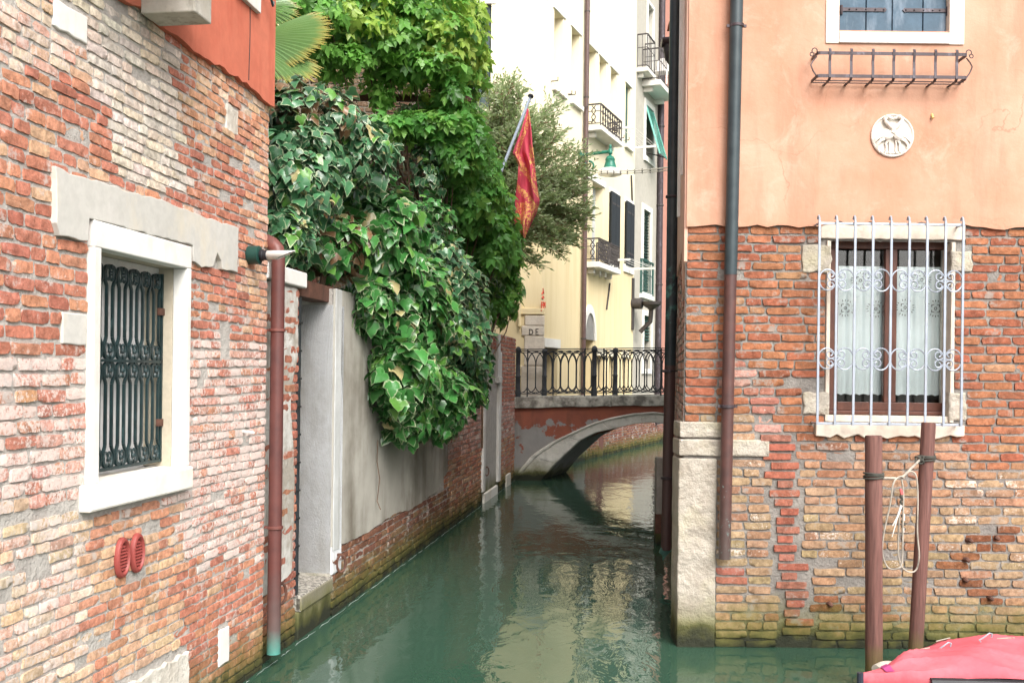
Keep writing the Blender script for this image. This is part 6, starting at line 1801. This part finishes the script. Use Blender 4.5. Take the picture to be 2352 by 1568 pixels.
for ci, (C, rx, ry, rz, _) in enumerate(SC):
    c_ = Vector(C)
    for q in range(11):
        d = Vector((rs.gauss(0, 1), rs.gauss(0, 1), rs.gauss(0, 1) + .3)).normalized()
        e_ = c_ + Vector((d.x * rx, d.y * ry, d.z * rz)) * rs.uniform(.75, 1.12)
        m_ = trunk_top.lerp(e_, .5) + Vector((rs.uniform(-.15, .15), rs.uniform(-.15, .15), rs.uniform(-.1, .25)))
        P = [(1 - t) ** 2 * trunk_top + 2 * t * (1 - t) * m_ + t * t * e_ for t in np.linspace(0, 1, 10)]
        mbs.tube(P, list(np.linspace(.022, .004, 10)), 4, caps=False)
        for w_ in range(36):
            t = .42 + .58 * rs.random(); p = (1 - t) ** 2 * trunk_top + 2 * t * (1 - t) * m_ + t * t * e_
            dd = ((e_ - m_).normalized() * .7 + Vector((rs.gauss(0, .5), rs.gauss(0, .5), rs.gauss(.25, .4)))).normalized() * rs.uniform(.18, .36)
            mbt.tube([p, p + dd * .5 + Vector((0, 0, .012)), p + dd], [.003, .0025, .0015], 3, caps=False)
            for s_ in range(9):
                u = .15 + .85 * s_ / 8; b = p + dd * u
                ld = (dd.normalized() * .8 + Vector((rs.gauss(0, .55), rs.gauss(0, .55), rs.gauss(.1, .45)))).normalized()
                leaves.append((b, ld, rs.uniform(.085, .15), rs.random()))
mbs.build('branch', m_stem, shrub, fix=False); mbt.build('twig', paint('reddish_twig', (.22, .16, .10), .8, .3), shrub, fix=False)
n = len(leaves); Bp = np.array([l[0] for l in leaves]); D = np.array([l[1] for l in leaves]); D[:, 2] *= .6; Ls = np.array([l[2] for l in leaves]); rnd = np.array([l[3] for l in leaves])
rp_ = np.random.RandomState(2); sd_ = np.cross(D, rp_.normal(size=(n, 3))); sd_ /= np.linalg.norm(sd_, axis=1)[:, None]
wd = Ls * .115
V_ = np.stack([Bp, Bp + D * (Ls * .45)[:, None] + sd_ * wd[:, None], Bp + D * Ls[:, None], Bp + D * (Ls * .45)[:, None] - sd_ * wd[:, None]], 1).reshape(-1, 3)
F_ = (np.arange(n) * 4)[:, None] + np.arange(4)[None, :]
cA = np.array((.28, .36, .19)); cB = np.array((.50, .56, .36)); cC = np.array((.24, .13, .085)); T_ = cA + (cB - cA) * rnd[:, None]; T_[rnd > .94] = cC; T_ = np.repeat(np.concatenate([T_, np.ones((n, 1))], 1), 4, 0)
np_mesh('leaves', V_, F_, leaf_mat('narrow_leaf', False, None, .45, .5), shrub, T_, None, False, 'stuff')

# ---- fan palm behind the house corner
m_frond = leaf_mat('palm_blade', True, None, .35, .35)
k = NT('palm_blade_tipped'); at = k.n('ShaderNodeAttribute', attribute_name='rim'); se = k.n('ShaderNodeSeparateColor'); k.t.links.new(at.outputs['Color'], se.inputs[0])
c = k.mix(k.ramp(se.outputs[0], .80, .98), k.mix(k.noise(6, 3), (.07, .155, .04), (.15, .24, .075)), k.mix(k.noise(14, 2), (.42, .30, .06), (.26, .24, .06)))
m_frond = k.done(c, .35, 0, .5)
pb = Vector((-2.95, 10.6, .9))
palm = thing('palm_tree', pb, 'fan palm with yellow tipped fronds reaching out behind the red rendered house', 'palm')
crown = Vector((-2.9, 10.4, 5.0))
mb = MB(); mb.tube([pb, pb.lerp(crown, .5), crown], [.14, .12, .11], 12); mb.build('trunk', m_stem, palm, smooth=True)
rs = random.Random(14)
def frond(center, aim, up_, L, spread, nb, droop, label=None):
    ax = (aim - center).normalized(); nrm = Vector(up_); nrm = (nrm - ax * nrm.dot(ax)).normalized(); side = ax.cross(nrm).normalized()
    mb_ = MB(); mb_.tube([crown, crown.lerp(center, .5) + Vector((0, 0, .08)), center], [.02, .016, .014], 6); fr_ = mb_.build('frond', m_stem, palm, smooth=True)
    for i in range(nb):
        a = (i / (nb - 1) - .5) * spread; l = L * (1 - .20 * abs(a / (spread / 2)) ** 2) * rs.uniform(.94, 1.04)
        d = (ax * math.cos(a) + side * math.sin(a)); sdv = (side * math.cos(a) - ax * math.sin(a))
        vs, rim = [], []; ns = 6
        for j in range(ns + 1):
            t = j / ns; p = center + d * (l * t) - Vector((0, 0, droop * l * t ** 2.4)) + nrm * (.02 if i % 2 else -.02) * (1 - t)
            w = l * (.004 + .030 * math.sin(math.pi * min(1, t * .72 + .12)) ** 1.1) * (1 if t < .98 else .12)
            vs += [p - sdv * w, p + nrm * w * .55, p + sdv * w]; rim += [t] * 3
        b_ = MB(); b_.v = vs; b_.f = [(j * 3 + q, j * 3 + q + 1, j * 3 + q + 4, j * 3 + q + 3) for j in range(ns) for q in (0, 1)]
        o = b_.build('blade', m_frond, fr_, fix=False)
        at_ = o.data.color_attributes.new('rim', 'FLOAT_COLOR', 'POINT'); at_.data.foreach_set('color', np.repeat(np.array(rim, dtype=np.float32), 4))
frond(W(585, 92, 10.0), W(770, 72, 9.7), (0, -.85, .55), .86, R(78), 36, .06)
frond(W(585, 118, 9.8), W(752, 168, 9.5), (0, -.7, .7), .76, R(52), 22, .12)
frond(W(590, 20, 10.2), W(690, 8, 10.2), (.1, -.8, .5), .46, R(90), 22, .2)

# ================================================================ flag
fz_ = 16.2
fa, fb_ = W(1136, 432, fz_), W(1218, 224, fz_)
flag = thing('flag', fa, 'limp crimson and gold flag on a slanting grey pole among climbing leaves', 'flag')
mb = MB(); mb.tube([fa - (fb_ - fa) * .35, fb_], .026, 10); mb.build('pole', paint('grey_pole', (.34, .40, .48), .4, .1), flag, smooth=True)
mb = MB(); mb.lathe([(.045, 0), (.05, .03), (.035, .05), (.01, .06)], fb_, (fb_ - fa), 10); mb.build('finial', m_blk, flag, smooth=True)
kY = [250, 275, 300, 330, 352, 380, 410, 440, 460, 485, 510, 532, 548]
kL = [1211, 1204, 1196, 1185, 1177, 1191, 1189, 1185, 1183, 1184, 1181, 1188, 1200]; kR = [1214, 1218, 1221, 1223, 1226, 1229, 1232, 1236, 1240, 1234, 1222, 1212, 1205]
P, cm = [], []
NR, NC = 90, 30
for i in range(NR + 1):
    y = 250 + 298 * i / NR; xl, xr = np.interp(y, kY, kL), np.interp(y, kY, kR); row = []
    for j in range(NC + 1):
        s_ = j / NC; x = xl + (xr - xl) * s_; g = min(1, (y - 250) / 120)
        dep = .11 * g * math.sin(s_ * 7.5 + y * .012) + .05 * g * math.sin(s_ * 15 - y * .03)
        row.append(W(x, y + 3 * g * math.sin(s_ * 9), fz_ - .03 + dep))
        # where the gold ornament lies
        d1 = x - xl; band = 1 if (y < 385 and 5 < d1 < 15) or (350 < y < 470 and abs((y - 352) * .62 - (x - 1180)) < 6.5) or (abs((y - 405) - (x - 1186) * 1.1 - 20) < 9 and y > 400) or (y > 462 and s_ < .93 and s_ > .04) else 0
        if 330 < y < 380 and x > 1216: band = 1
        if 385 < y < 440 and x > 1222 and y < 415: band = .8
        if 372 < y < 400 and x < 1197 and x > xl + 3: band = 1.1
        cm.append((band, band, band, 1))
    P.append(row)
mb = MB(); mb.grid(P); mb.c = cm
k = NT('flag_cloth'); at = k.n('ShaderNodeAttribute', attribute_name='tint'); se = k.n('ShaderNodeSeparateColor'); k.t.links.new(at.outputs['Color'], se.inputs[0])
orn = k.ramp(k.math('MULTIPLY', k.ramp(k.noise(17, 1, .5, dist=2.2), .50, .54), se.outputs[0]), .45, .55)
c = k.mix(orn, k.mix(k.noise(4, 2), (.50, .06, .10), (.58, .09, .13)), (.74, .44, .14))
m_flag = k.done(c, .75, 0, .2)
o = mb.build('cloth', m_flag, flag, smooth=True, fix=False)
